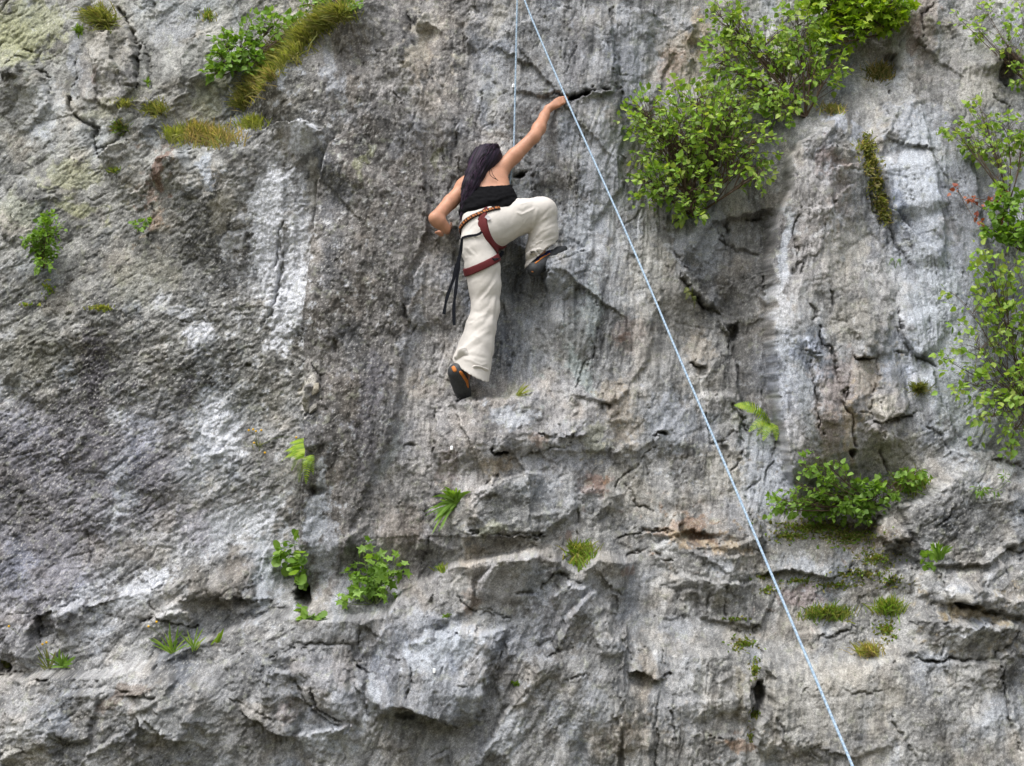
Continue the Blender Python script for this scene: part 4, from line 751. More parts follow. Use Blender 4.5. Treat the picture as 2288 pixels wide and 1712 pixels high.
# ------------------------------------------------------------------ the climber
person = empty('person', Bw(1075, 520, .2).tolist())
tag(person, 'woman climbing the rock in black strapless top, cream trousers and maroon harness, seen from behind', 'person')
pj = dict(
 head0=B(1086,356,.215), head1=B(1093,370,.205), neck0=B(1097,380,.20), neck1=B(1092,404,.215),
 shl=B(1036,423,.21), shr=B(1120,377,.20), elr=B(1193,306,.19), wrr=B(1224,244,dW(1224,244)+.055), ell=B(973,488,.31), wrl=B(997,511,dW(997,511)+.075))
V3 = lambda *a: np.array(a, float)
f = BB(950, 1290, 190, 930, -.16, .44, .0052)
def torso(f, g=0):
    f.cap(pj['shl'], pj['shr'], .052+g, .050+g, .03)
    f.cap(B(1064,418,.22), B(1064,468,.25), .078+g, .082+g, .04)
    f.cap(B(1108,402,.21), B(1116,440,.24), .076+g, .078+g, .04)
    f.cap(B(1088,408,.215), B(1092,466,.25), .082+g, .088+g, .04)
    f.cap(B(1066,470,.26), B(1122,452,.25), .085+g, .080+g, .04)
torso(f)
f.cap(pj['neck0'], pj['neck1'], .046, .056, .03)
f.cap(pj['head0'], pj['head1'], .074, .068, .02)
f.cap(pj['head0']+V3(.02,-.005,-.035), pj['head1']+V3(.03,-.015,-.05), .066, .044, .03)          # face and jaw, towards the wall and right
f.cap(pj['head0']+V3(.05,.0,-.095), pj['head0']+V3(.052,-.028,-.108), .008, .013, .008)        # nose
f.cap(pj['head0']+V3(.030,-.052,-.090), pj['head0']+V3(.055,-.052,-.088), .007, .007, .006)   # lips
f.cap(pj['head0']+V3(.079,-.005,-.005), pj['head0']+V3(.083,-.028,.002), .012, .009, .006, flat=((1,0,0),.5))  # ear
f.cap(B(1072,395,.24), B(1040,415,.22), .045, .045, .05)
# right arm
f.chain([(pj['shr'], .050), (B(1150,348,.20), .044), (pj['elr'], .0375)], .02)
f.chain([(pj['elr'], .037), (pj['elr']*.7+pj['wrr']*.3+V3(.004,0,0), .041), (pj['elr']*.25+pj['wrr']*.75, .029), (pj['wrr'], .0245)], .02)
def hand(f, w, p, tips, thumb, up, r=.0088):
    """palm from wrist w to knuckle line p (list of four), fingers through a bent middle joint to tips"""
    for q in p: f.cap(w, q, .020, .0125, .012)
    for q, (m_, t_) in zip(p, tips): f.chain([(q, .0105), (m_, r+.0005), (t_, r-.0012)], .003)
    f.chain(thumb, .004)
hw = dW(1256,222)
kn = [B(1245+i*1.5, 222.5+i*4.6, dW(1250,226)+.035) for i in range(4)]
md = [B(1257+i*1.0, 218.0+i*3.9, hw+.034) for i in range(4)]; tp = [B(1268-i*.6, 216.5+i*3.1, hw-.005) for i in range(4)]
hand(f, pj['wrr'], kn, list(zip(md, tp)), [(pj['wrr']+V3(0,.004,-.004), .015), (B(1240,226,dW(1240,226)+.025), .012), (B(1252,217,dW(1252,217)+.016), .009)], 1)
# left arm, elbow out, hand pressing on a hold
f.chain([(pj['shl'], .049), (B(1006,452,.25), .043), (pj['ell'], .0385)], .02)
f.chain([(pj['ell'], .038), (pj['ell']*.65+pj['wrl']*.35, .040), (pj['ell']*.2+pj['wrl']*.8, .029), (pj['wrl'], .025)], .02)
hl = dW(985,518)
kn = [B(990+i*4.2, 517+i*1.8, hl+.045-i*.004) for i in range(4)]
md = [B(980+i*4.0, 518+i*2.2, hl+.036) for i in range(4)]; tp = [B(973+i*4.0, 520+i*2.4, hl+.012) for i in range(4)]
hand(f, pj['wrl'], kn, list(zip(md, tp)), [(pj['wrl']+V3(.01,.004,0), .015), (B(1007,508,hl+.06), .0115), (B(1008,499,hl+.05), .009)], 1)
# hips and legs (mostly under the trousers)
f.cap(B(1068,510,.25), B(1098,500,.25), .078, .078, .05)
f.chain([(B(1098,512,.25), .080), (B(1210,476,.22), .055), (B(1204,570,.13), .036), (B(1206,586,.10), .026)], .02)
f.chain([(B(1072,560,.27), .085), (B(1083,688,.20), .055), (B(1040,822,.17), .036), (B(1034,870,dW(1034,880)+.08), .028)], .02)
V, Fq = f.mesh(); V = relax(V, Fq, 3)
bod = link_mesh('body', np_mesh('body', to_world(V), Fq[:, ::-1]), M_skin, person)
M_eye = simple('eye_white', (.7, .68, .65), .3, .5, .02)
for dx in (.028, .068):
    e = Field(pj['head0']+V3(dx,.0,-.09)-.02, pj['head0']+V3(dx,.0,-.09)+.02, .003); e.cap(pj['head0']+V3(dx,.004,-.082), pj['head0']+V3(dx,.004,-.083), .0115, .0115)
    V, Fq = e.mesh(); link_mesh('eye', np_mesh('eye', to_world(V), Fq[:, ::-1]), M_eye, person)

# strapless top
ft = BB(1010, 1172, 405, 500, .05, .42, .0048)
torso(ft, .011); ft.cap(B(1064,484,.26), B(1124,464,.26), .092, .086, .04)
f2 = ft.copy()
top_p = ft.plane(B(1100,415.5,.3), (-.055, 1, .10)); ft.F = np.maximum(ft.F, top_p)
V, Fq = ft.mesh(); V = relax(V, Fq, 1)
wp = to_world(V); pu, pv = project(wp); N = vnormals(V, Fq[:, ::-1])
fold = .004*np.sin((pv+.35*pu)/3.1 + 2.2*perlin(pu/22, pv/22, 3))*sstep(430, 450, pv) + .003*perlin(pu/9, pv/7, 9)
V = V + N*fold[:, None]
link_mesh('top', np_mesh('top', to_world(V), Fq[:, ::-1]), M_top, person)

# trousers
def trousers(h, g=0, cut=True):
    f = BB(1000, 1265, 430, 865, .01, .46, h)
    f.cap(B(1064,500,.27), B(1112,480,.25), .098+g, .088+g, .05)
    f.cap(B(1064,545,.275), B(1066,558,.27), .100+g, .100+g, .05)
    f.cap(B(1092,515,.285), B(1100,505,.28), .106+g, .108+g, .05)
    if cut: f.F = np.maximum(f.F, f.plane(B(1096,459,.3), (.21, 1, -.10)))
    f.chain([(B(1106,512,.25), .118+g), (B(1160,484,.235), .104+g), (B(1211,474,.225), .092+g)], .03)
    f2 = Field.__new__(Field); f2.h, f2.lo, f2.n, f2.ax = f.h, f.lo, f.n, f.ax; f2.F = np.full(f.n, .06, np.float32)
    f2.chain([(B(1211,474,.225), .092+g), (B(1215,522,.18), .084+g), (B(1208,560,.14), .086+g), (B(1202,640,.11), .095+g)], .03)
    if cut:
        pl = f2.plane(B(1206,572,.14), (.66, -.75, .0)); f2.F = np.maximum(f2.F, pl)
        f2.cap(B(1204,565,.14), B(1196,650,.11), .080, .10, sub=True) if False else None
        c = Field.__new__(Field); c.h, c.lo, c.n, c.ax = f.h, f.lo, f.n, f.ax; c.F = np.full(f.n, .06, np.float32)
        c.chain([(B(1210,545,.16), .066), (B(1208,575,.14), .074), (B(1202,650,.11), .084)], .02); f2.F = np.maximum(f2.F, -np.maximum(c.F, -(pl+.09)))
    f3 = Field.__new__(Field); f3.h, f3.lo, f3.n, f3.ax = f.h, f.lo, f.n, f.ax; f3.F = np.full(f.n, .06, np.float32)
    f3.chain([(B(1069,560,.27), .103+g), (B(1079,600,.255), .101+g), (B(1083,640,.23), .094+g), (B(1085,690,.205), .082+g), (B(1074,735,.195), .088+g), (B(1064,775,.185), .099+g), (B(1054,812,.18), .112+g), (B(1042,890,.17), .13+g)], .03)
    if cut:
        pl = f3.plane(B(1047,832,.25), (-.49, -.87, -.18)); f3.F = np.maximum(f3.F, pl)
        c = Field.__new__(Field); c.h, c.lo, c.n, c.ax = f.h, f.lo, f.n, f.ax; c.F = np.full(f.n, .06, np.float32)
        c.chain([(B(1062,780,.185), .075), (B(1054,812,.18), .100), (B(1042,890,.17), .12)], .02); f3.F = np.maximum(f3.F, -np.maximum(c.F, -(pl+.08)))
    def smin(a, b, k):
        hh = np.clip(.5+.5*(a-b)/k, 0, 1); return a+(b-a)*hh-k*hh*(1-hh)
    f.F = smin(smin(f.F, f3.F, .012), f2.F, .014); return f
fp = trousers(.0056)
V, Fq = fp.mesh(); V = relax(V, Fq, 2)
Z2 = lambda L: [(940+x/5.516, 400+y/5.516) for x, y in L]
Z3 = lambda L: [(940+x/4.597, 560+y/4.597) for x, y in L]
FOLDS = [ # polyline, height m, width px
 (Z2([(1160,405),(1240,440),(1330,400),(1420,350)]), -.006, 2.2),(Z2([(1180,380),(1260,400),(1400,330)]), .006, 4),(Z2([(1210,310),(1290,300),(1390,262)]), -.005, 2.5),(Z2([(1270,350),(1400,270)]), -.003, 2),
 (Z2([(1380,600),(1440,520),(1560,400),(1640,330)]), .005, 4),(Z2([(1350,720),(1450,600),(1600,470),(1680,420)]), .007, 5),(Z2([(1400,560),(1500,500),(1640,440)]), -.004, 3),(Z2([(1330,800),(1440,720),(1580,590),(1690,520)]), .006, 5),
 (Z2([(1320,880),(1440,820),(1560,740),(1690,660)]), .007, 5),(Z2([(1340,770),(1500,640),(1680,560)]), -.005, 3),(Z2([(1300,960),(1400,900),(1520,870),(1640,850)]), .006, 5),(Z2([(1400,850),(1540,760),(1680,720)]), -.005, 3),(Z2([(1480,880),(1600,800),(1680,780)]), -.005, 2.5),
 (Z2([(1290,1060),(1330,980),(1440,900)]), .005, 4),(Z2([(1440,340),(1420,480),(1350,640)]), -.008, 4),(Z2([(1000,760),(1100,700),(1230,590),(1340,460)]), -.0025, 1.4),(Z2([(970,720),(1090,640),(1200,560)]), .003, 4),
 (Z2([(530,860),(620,960)]), .005, 3),(Z2([(570,840),(660,940)]), -.005, 2.5),(Z2([(620,850),(710,950)]), .004, 3),(Z2([(500,900),(570,990)]), -.005, 2.5),(Z2([(490,980),(550,1040)]), .005, 3),(Z2([(660,750),(710,700)]), -.006, 2),
 (Z2([(560,650),(640,560),(760,490)]), -.004, 1.8),(Z2([(700,640),(760,560),(800,500)]), -.003, 1.8),(Z2([(640,480),(740,470),(860,440)]), -.003, 1.6),
 (Z3([(540,560),(620,460),(720,350),(770,260),(800,160)]), .008, 5),(Z3([(600,520),(700,420),(760,320)]), -.006, 3),(Z3([(520,620),(600,640),(700,560),(760,420)]), .006, 5),(Z3([(490,760),(600,690),(690,640)]), -.005, 3),
 (Z3([(470,720),(560,720),(640,680)]), .006, 4),(Z3([(430,960),(540,830),(660,740),(740,600)]), .008, 6),(Z3([(400,1040),(520,940),(640,860),(730,800)]), -.006, 4),(Z3([(390,1080),(560,980),(660,930)]), .005, 5),(Z3([(350,1140),(440,1060),(560,1080),(700,1110)]), .007, 5),
 (Z3([(420,1110),(520,1130),(620,1180),(700,1160)]), -.006, 3),(Z3([(520,1200),(600,1200),(690,1240)]), .006, 4),(Z3([(740,860),(730,1000),(725,1100)]), -.005, 4),(Z3([(790,300),(790,500),(760,700)]), .005, 4),(Z3([(760,460),(745,640),(735,800)]), -.006, 4),
 (Z3([(500,340),(600,300),(760,140)]), -.003, 4),(Z3([(540,870),(600,900),(590,930)]), -.004, 2.5)]
wp = to_world(V); pu, pv = project(wp); N = vnormals(V, Fq[:, ::-1])
pu = pu+1.5*perlin(pu/14, pv/14, 2); dsp = .0045*fbm(pu/26, pv/26, 3, 5) + .0032*ridge((pu+pv*.75)/13+.5*perlin(pu/30, pv/30, 4), (pu*.75-pv)/60, 2, 61) + .0016*perlin(pu/6, pv/6, 8)
for L, A, w in FOLDS:
    s, t = polydist(pu, pv, L); dsp = dsp + 3.6*A*np.exp(-(s/(.95*w))**2)*sstep(0, .15, t)*sstep(0, .15, 1-t)
V = V + N*(dsp*np.clip(.4+N@np.array([EX@(-FW), EY@(-FW), EZ@(-FW)]), .15, 1))[:, None]
link_mesh('trousers', np_mesh('trousers', to_world(V), Fq[:, ::-1]), M_pants, person)

# harness: waist belt, two leg loops, straps
fh = trousers(.0046, .0, False); base = fh.F.copy()
ftt = fh.copy(); ftt.F[:] = .06; torso(ftt, .007)
def ball(f, p, r):
    X, Y, Z = f.grid(); return np.sqrt((X-p[0])**2+(Y-p[1])**2+(Z-p[2])**2)-r
def band(name, D, p, n, w, c, r, mat, lab=None, tint=None, th=.010):
    g = fh.copy(); pl = fh.plane(p, n)
    g.F = np.maximum(np.maximum(D-th, np.abs(pl)-w/2), ball(fh, c, r))
    V, Fq = g.mesh(); V = relax(V, Fq, 1, .4); me = np_mesh(name, to_world(V), Fq[:, ::-1], True, {'tint': tint(V)} if tint else None)
    o = link_mesh(name, me, mat, person)
    if lab: o['label'] = lab
    return o
band('leg_loop', base, B(1104,523,.25), (.90, .28, .38), .062, B(1106,518,.25), .165, M_web, 'maroon padded leg loop round the raised thigh')
band('leg_loop', base, B(1080,590,.26), (.40, -.88, -.12), .044, B(1078,590,.25), .150, M_web, 'maroon padded leg loop round the straight leg')
def belt_tint(V):
    pu, pv = project(to_world(V)); s = (pu*.8-pv*.6)
    a = (np.mod(s, 6.5) > 2.0) & (np.abs(np.mod(s, 13)-6) > 1.2)
    e = fh.plane  # noqa
    n = CN((-.38, .84, -.46)); n /= np.linalg.norm(n); q = (V-B(1060,482,.375))@n
    a &= np.abs(q) < .0085
    c = np.where(a[:, None], np.array([(.36, .125, .035)]), np.array([(.03, .015, .013)])); return c
both = np.minimum(base, ftt.F)
band('waist_belt', both, B(1060,482,.375), (-.38, .84, -.46), .027, B(1062,496,.28), .178, M_belt, 'dark waist belt with an orange chain pattern', belt_tint, .011)

def ribbon(name, pts, widths, mat, parent, th=.003, normal=None):
    """flat strap through world points; width across the viewer-facing plane"""
    P = np.array(pts); n = len(P); T = np.gradient(P, axis=0); T /= np.linalg.norm(T, axis=1, keepdims=True)
    Nn = np.tile(EZ, (n, 1)) if normal is None else normal; S = np.cross(T, Nn); S /= np.linalg.norm(S, axis=1, keepdims=True); Q = np.cross(S, T)
    w = np.array(widths)[:, None]*.5
    V = np.concatenate([P-S*w-Q*th/2, P+S*w-Q*th/2, P+S*w+Q*th/2, P-S*w+Q*th/2]).reshape(4, n, 3).transpose(1, 0, 2).reshape(-1, 3)
    F = []
    for i in range(n-1):
        for k in range(4): F.append((4*i+k, 4*i+(k+1) % 4, 4*i+4+(k+1) % 4, 4*i+4+k))
    F += [(0, 1, 2, 3), (4*n-4, 4*n-3, 4*n-2, 4*n-1)]
    return link_mesh(name, np_mesh(name, V, F, False), mat, parent)
def smooth_path(pts, n):
    P = np.array(pts, float); k = len(P); out = []
    for t in np.linspace(0, k-1.0001, n):
        i = int(t); s = t-i; p0 = P[max(i-1, 0)]; p1 = P[i]; p2 = P[min(i+1, k-1)]; p3 = P[min(i+2, k-1)]
        out.append(.5*((2*p1)+(-p0+p2)*s+(2*p0-5*p1+4*p2-p3)*s*s+(-p0+3*p1-3*p2+p3)*s**3))
    return np.array(out)
def front(f, u, v, off=.004):
    """world point on the camera-facing surface of a field"""
    best = None
    for d in np.arange(.45, .02, -.004):
        p = B(u, v, d); i = ((p-f.lo)/f.h).astype(int)
        if (i < 0).any() or (i >= f.n).any(): continue
        if f.F[tuple(i)] < .002: return Bw(u, v, d+off)
    return Bw(u, v, .25)
g2 = fh.copy(); g2.F = both
pp = smooth_path([(*a, 0) for a in Z2([(505,735),(530,718),(600,702),(680,692),(730,672),(752,650)])], 22)
ribbon('strap', [front(g2, a[0], a[1], .009) for a in pp], [.015]*22, M_blk, person)
pp = smooth_path([B(1032,533,.40), B(1031,548,.385), B(1029,565,.37), B(1024,585,.365), B(1019,603,.36)], 14); ribbon('strap', to_world(pp), np.linspace(.017, .022, 14), M_blk, person)
pp = smooth_path([B(1020,590,.362), B(1017,606,.36), B(1014,622,.355), B(1009,636,.35), B(1002,655,.345), B(998,668,.345), B(995,682,.34), B(992,702,.335)], 26)
ribbon('strap_tail', to_world(pp), .014+.007*np.abs(np.sin(np.linspace(0, 7.5, 26))), M_blk, person)
pp = smooth_path([B(1025,575,.366), B(1024,600,.36), B(1021,625,.352), B(1018,650,.35), B(1016,668,.345), B(1014,690,.34), B(1015,727,.335)], 26)
ribbon('strap_tail', to_world(pp), .014+.007*np.abs(np.sin(np.linspace(.6, 9, 26))), M_blk, person)
pp = smooth_path([B(1121,560,.33), B(1120,571,.325), B(1108,580,.36)], 10)
ribbon('strap', [front(g2, a, c, .010) for a, c in ((1123,561),(1121,567),(1117,573),(1110,577),(1102,580))], [.022]*5, M_blk, person)
ribbon('strap', to_world(smooth_path([B(1110,466,.30), B(1125,458,.31), B(1143,448,.30), B(1160,440,.27)], 10)), [.010]*10, M_blk, person) if False else None

ribbon('label_patch', [front(g2, a, c, .008) for a, c in ((1075,487),(1080,484),(1085,482))], [.010]*3, M_web, person)
M_gry = simple('grey_label', (.42,.40,.42), .7, .2, .1, 80)
ribbon('label_patch', [front(g2, a, c, .009) for a, c in ((1085,483),(1090,486),(1094,491))], [.022]*3, M_gry, person)
# shoes
def shoe(parts, stripe, spots, lab, collar, sole):
    P = [p for p, r in parts]; f = fld(P, .09, .0042); f.chain(parts, .02); base = f.F.copy()
    root = None
    V, Fq = f.mesh(); V = relax(V, Fq, 2); root = link_mesh('shoe', np_mesh('shoe', to_world(V), Fq[:, ::-1]), M_rub, person); root['label'] = lab
    def patch(name, caps, mat, th):
        g = f.copy(); g.F[:] = .06; g.chain(caps, .004); g.F = np.maximum(g.F, base-th); V, Fq = g.mesh()
        if len(Fq): link_mesh(name, np_mesh(name, to_world(relax(V, Fq, 1, .3)), Fq[:, ::-1]), mat, root)
    patch('side_stripe', stripe, M_ora, .0035)
    for s_ in spots: patch('heel_patch', s_, M_ora, .0035)
    if collar: patch('collar', collar, M_blue, .003)
    return root
da = dW(1035,884)
shoe([(B(1021,832,da+.17), .055), (B(1026,850,da+.12), .050), (B(1032,868,da+.075), .048), (B(1036,880,da+.035), .043), (B(1040,886,da+.012), .032)],
     [(B(1029,831,da+.225), .010), (B(1036,842,da+.18), .011), (B(1043,853,da+.14), .012), (B(1044,868,da+.10), .010), (B(1045,876,da+.07), .010)],
     [[(B(1012,820,da+.225), .013), (B(1016,827,da+.225), .013)]], 'climbing shoe of the straight leg, dark sole outward',
     [(B(1035,818,da+.16), .030), (B(1047,828,da+.12), .030)], None)
db = dW(1262,560)
shoe([(B(1194,602,db+.11), .045), (B(1213,589,db+.09), .042), (B(1232,574,db+.065), .036), (B(1250,562,db+.045), .028), (B(1261,556,db+.03), .020)],
     [(B(1196,588,db+.15), .006), (B(1208,578,db+.14), .006), (B(1228,566,db+.11), .005)],
     [[(B(1186,610,db+.15), .013), (B(1189,609,db+.15), .013)]], 'climbing shoe of the raised leg, toe on the ledge',
     [(B(1196,575,db+.11), .035), (B(1220,566,db+.09), .030)], None)

# hair: a soft volume with many long strands over it
fhr = BB(1015, 1140, 318, 500, .05, .42, .0048)
HC = [((1091,352,.215), .086), ((1084,356,.235), .084), ((1074,368,.262), .074), ((1062,392,.29), .058), ((1052,415,.30), .050), ((1046,436,.30), .040), ((1040,456,.30), .026), ((1034,482,.30), .010)]
fhr.chain([(B(*a), r) for a, r in HC], .025)
fhr.F = np.maximum(fhr.F, -(fhr.plane(B(1100,372,.24), (-.75, .75, .55))+.034))
V, Fq = fhr.mesh(); V = relax(V, Fq, 2); pu, pv = project(to_world(V)); N = vnormals(V, Fq[:, ::-1])
al, ac = rot(pu, pv, 28); st = fbm(ac/3.2, al/50, 3, 400)
V = V + N*(.004*st)[:, None]
def htint(s): return np.clip(np.array([.016, .012, .022])*(1+1.1*s[:, None]) + np.array([.02, .004, .008])*np.clip(s, 0, 1)[:, None], .006, .3)
hair = link_mesh('hair', np_mesh('hair', to_world(V), Fq[:, ::-1], True, {'tint': htint(st)}), M_hair, person)
rs = rng(31); VV = []; FF = []; TT = []
for i in range(520):
    a0 = rs.uniform(-1.35, 1.5); k = rs.uniform(0, 1)
    off = rs.uniform(-1, 1); pth = []
    n = 16; ln = rs.uniform(.66, 1.10)
    for j in range(n):
        t = j/(n-1)*ln*(len(HC)-1); q = min(int(t), len(HC)-2); s_ = t-q
        c = np.array(HC[q][0], float)*(1-s_) + np.array(HC[q+1][0], float)*s_; r = HC[q][1]*(1-s_)+HC[q+1][1]*s_ if t < len(HC)-1 else .014
        r = max(r, .010)*(1.0+.05*k)
        lat = np.array([.82, .57, 0]); ang = off*1.35 + .12*math.sin(3*t+i)
        p = B(*c) + lat*r*math.sin(ang) + np.array([0, 0, 1.0])*r*math.cos(ang) + rs.normal(0, .0038, 3)
        if j < 3: p = p + np.array([-.2, .9, 0])*.018*(3-j)*math.cos(ang)*.6
        pth.append(p)
    P = to_world(smooth_path(pth, 20)); T = np.gradient(P, axis=0); T /= np.linalg.norm(T, axis=1, keepdims=True); S = np.cross(T, EZ); S /= np.linalg.norm(S, axis=1, keepdims=True); Q = np.cross(S, T)
    w = (.0016*np.sin(np.pi*np.clip(np.linspace(.12, 1.0, 20), 0, 1))**.5+.0003)[:, None]
    b0 = len(VV)*60; VV.append(np.stack([P-S*w, P+S*w, P+Q*w], 1).reshape(-1, 3))
    FF.append(np.array([(b0+3*q+r_, b0+3*q+(r_+1) % 3, b0+3*q+3+(r_+1) % 3, b0+3*q+3+r_) for q in range(19) for r_ in range(3)]))
    TT.append(np.repeat(htint(np.array([rs.normal(.3, 1.0)])), 60, 0))
link_mesh('hair_strands', np_mesh('hair_strands', np.concatenate(VV), np.concatenate(FF), True, {'tint': np.concatenate(TT)}), M_hair, hair)
# loose wisps on the shoulder blade
for k, L in enumerate(([(1098,378),(1101,390),(1107,398),(1113,404)], [(1096,376),(1094,388),(1100,396),(1109,401)])):
    P = np.array([Bw(a, b_, .335-.005*i) for i, (a, b_) in enumerate(L)]); P = smooth_path(P, 10)
    ribbon('hair_wisp', P, [.003]*10, M_blk, hair, .002)
print('climber', time.time()-T00)

# ------------------------------------------------------------------ the rope: one line over the anchor above the picture, up to the climber and down to the belayer
M_rope, nt, b = nmat('rope', .75, .2)
ta = nt.nodes.new('ShaderNodeAttribute'); ta.attribute_name = 'tint'; nt.links.new(ta.outputs['Color'], b.inputs['Base Color'])
TB = wall_t(1100, 560)
anch = CP + ray(1160, -52)*(wall_t(1160, -52)-.16)
left = [Bw(1118, 470, .12), Bw(1138, 415, .13), Bw(1148, 345, .15)]
l_top = CP + ray(1155.5, 0)*(wall_t(1155, 0)-.17)
right = []
for u_, v_, d_ in ((1172,0,.19),(1262,213,1.1),(1400,522,2.5),(1531,830,3.8),(1640,1085,4.8),(1905,1712,7.0),(2080,2130,8.3),(2230,2500,9.2)):
    right.append(CP + ray(u_, v_)*(wall_t(1165, 0)-d_))
a_l = anch + np.array([-.012, 0, 0]); a_r = anch + np.array([.014, -.02, 0])
seg1 = np.array([left[0]*(1-t)+left[1]*t for t in np.linspace(0, 1, 30)]); seg2 = np.array([left[1]*(1-t)+left[2]*t for t in np.linspace(0, 1, 30)])
seg3 = np.array([left[2]*(1-t)+l_top*t for t in np.linspace(0, 1, 260)]); seg4 = np.array([l_top*(1-t)+a_l*t for t in np.linspace(0, 1, 40)])
arc = np.array([anch + np.array([-.013*math.cos(t), -.01*t/3.14, .013*math.sin(t)]) for t in np.linspace(0, math.pi, 14)])
tot = smooth_path(np.vstack([a_r[None], np.array(right)]), 1500)
path = np.vstack([seg1, seg2[1:], seg3[1:], seg4[1:-1], arc, tot[1:]])
def tube(P, r, ns, ref=EZ):
    T = np.gradient(P, axis=0); T /= np.maximum(np.linalg.norm(T, axis=1, keepdims=True), 1e-9); S = np.cross(T, np.array([.3, -.8, .2])); S /= np.linalg.norm(S, axis=1, keepdims=True); Q = np.cross(S, T)
    a = np.linspace(0, 2*np.pi, ns, endpoint=False); r = np.broadcast_to(np.asarray(r, float), (len(P),))[:, None, None]
    V = P[:, None] + r*(np.cos(a)[None, :, None]*S[:, None] + np.sin(a)[None, :, None]*Q[:, None]); n = len(P); i = np.arange(n-1)[:, None]*ns; k = np.arange(ns)[None]
    F = np.stack([i+k, i+(k+1) % ns, i+ns+(k+1) % ns, i+ns+k], -1).reshape(-1, 4); return V.reshape(-1, 3), F
NSR = 10
V, Fq = tube(path, .0056, NSR)
Ls = np.concatenate([[0], np.cumsum(np.linalg.norm(np.diff(path, axis=0), axis=1))])
ph = (Ls[:, None]/.034 + np.arange(NSR)[None]/NSR); ph2 = (Ls[:, None]/.034 - np.arange(NSR)[None]/NSR)
wv_ = (np.mod(ph, 1) < .28) | (np.mod(ph2, 1) < .16)
dkm = np.mod(ph*.5+.3, 1) < .14
tint = np.where(wv_[..., None], (.34, .42, .49), (.21, .29, .38)); tint = np.where(dkm[..., None] & ~wv_[..., None], (.14, .21, .30), tint)
rope = link_mesh('climbing_rope', np_mesh('climbing_rope', V, Fq, True, {'tint': tint.reshape(-1, 3)}), M_rope)
tag(rope, 'pale blue climbing rope running down both sides of the climber in two strands', 'rope')

print('dW', [(a,b,round(dW(a,b),3)) for a,b in ((1100,480),(1080,560),(1120,620),(1085,690),(1060,780),(1045,830),(1030,870),(1036,886),(1215,480),(1200,560),(1256,222),(1262,560),(985,518),(1090,360))])
# ------------------------------------------------------------------ plants
def leaf_mat(name, trans=.35, rough=.5):
    m = bpy.data.materials.new(name); m.use_nodes = True; nt = m.node_tree; b = nt.nodes['Principled BSDF']; out = nt.nodes['Material Output']
    a = nt.nodes.new('ShaderNodeAttribute'); a.attribute_name = 'tint'; nt.links.new(a.outputs['Color'], b.inputs['Base Color'])
    b.inputs['Roughness'].default_value = rough; b.inputs['Specular IOR Level'].default_value = .35
    t = nt.nodes.new('ShaderNodeBsdfTranslucent'); mx = nt.nodes.new('ShaderNodeMixShader'); mx.inputs[0].default_value = trans
    g = nt.nodes.new('ShaderNodeMix'); g.data_type = 'RGBA'; g.blend_type = 'MULTIPLY'; g.inputs[0].default_value = 1; nt.links.new(a.outputs['Color'], g.inputs[6]); g.inputs[7].default_value = (1.5, 1.5, .6, 1)
    nt.links.new(g.outputs[2], t.inputs[0]); nt.links.new(b.outputs[0], mx.inputs[1]); nt.links.new(t.outputs[0], mx.inputs[2]); nt.links.new(mx.outputs[0], out.inputs[0]); return m
M_leaf = leaf_mat('leaf'); M_grass = leaf_mat('grass', .4, .6)
M_bark = simple('bark', (.10, .07, .05), .9, .2, .3, 60)
M_stem = simple('green_stem', (.10, .13, .04), .7, .3, .2, 60)
px = 1/370.0
def leaf_shape(kind):
    """flat outline in x (width) y (length), z lift; fan of triangles"""
    if kind == 'birch': o = [(0,0,0),(.30,.12,.03),(.42,.32,.02),(.30,.62,.0),(0,1,-.10),(-.30,.62,.0),(-.42,.32,.02),(-.30,.12,.03)]
    elif kind == 'round': o = [(0,0,0),(.32,.10,.04),(.50,.42,.03),(.34,.80,-.02),(0,.95,-.08),(-.34,.80,-.02),(-.50,.42,.03),(-.32,.10,.04)]
    elif kind == 'maple': o = [(0,0,0),(.35,.0,.02),(.28,.30,.0),(.58,.52,-.03),(.22,.60,0),(0,1,-.10),(-.22,.60,0),(-.58,.52,-.03),(-.28,.30,.0),(-.35,.0,.02)]
    elif kind == 'narrow': o = [(0,0,0),(.12,.3,.03),(.10,.65,.0),(0,1,-.15),(-.10,.65,.0),(-.12,.3,.03)]
    o = np.array(o); c = np.array([[0, .42, -.05]]); n = len(o)
    return np.vstack([o, c]), np.array([(i, (i+1) % n, n) for i in range(n)])
SH_ = {k: leaf_shape(k) for k in ('birch', 'round', 'maple', 'narrow')}
VAR = {}
def leaf_variant(kind, tint, q):
    key = (kind, q)
    if key in VAR: return VAR[key]
    V, F = SH_[kind]; me = np_mesh('leaf', V, F, False, {'tint': np.tile(tint, (len(V), 1))}); me.materials.append(M_leaf); VAR[key] = me; return me
def basis(axis, normal):
    y = axis/np.linalg.norm(axis); x = np.cross(y, normal); x /= max(np.linalg.norm(x), 1e-6); z = np.cross(x, y); return x, y, z
GREENS = {
 'birch':  [(.20,.34,.045),(.25,.39,.06),(.14,.25,.035),(.30,.42,.09),(.22,.35,.05),(.34,.43,.10)],
 'bright': [(.15,.27,.035),(.19,.32,.045),(.11,.21,.025),(.22,.36,.07),(.16,.28,.04),(.13,.24,.03)],
 'lime':   [(0.244,0.378,0.022),(0.305,0.439,0.030),(0.183,0.305,0.018),(0.354,0.450,0.049),(0.256,0.403,0.024),(0.146,0.244,0.018)],
 'olive':  [(0.159,0.195,0.049),(0.195,0.220,0.061),(0.122,0.146,0.037),(0.232,0.244,0.085),(0.134,0.171,0.043),(0.244,0.232,0.098)],
 'red':    [(.30,.07,.04),(.36,.10,.06),(.24,.06,.04),(.33,.09,.05),(.28,.08,.05),(.4,.14,.08)]}
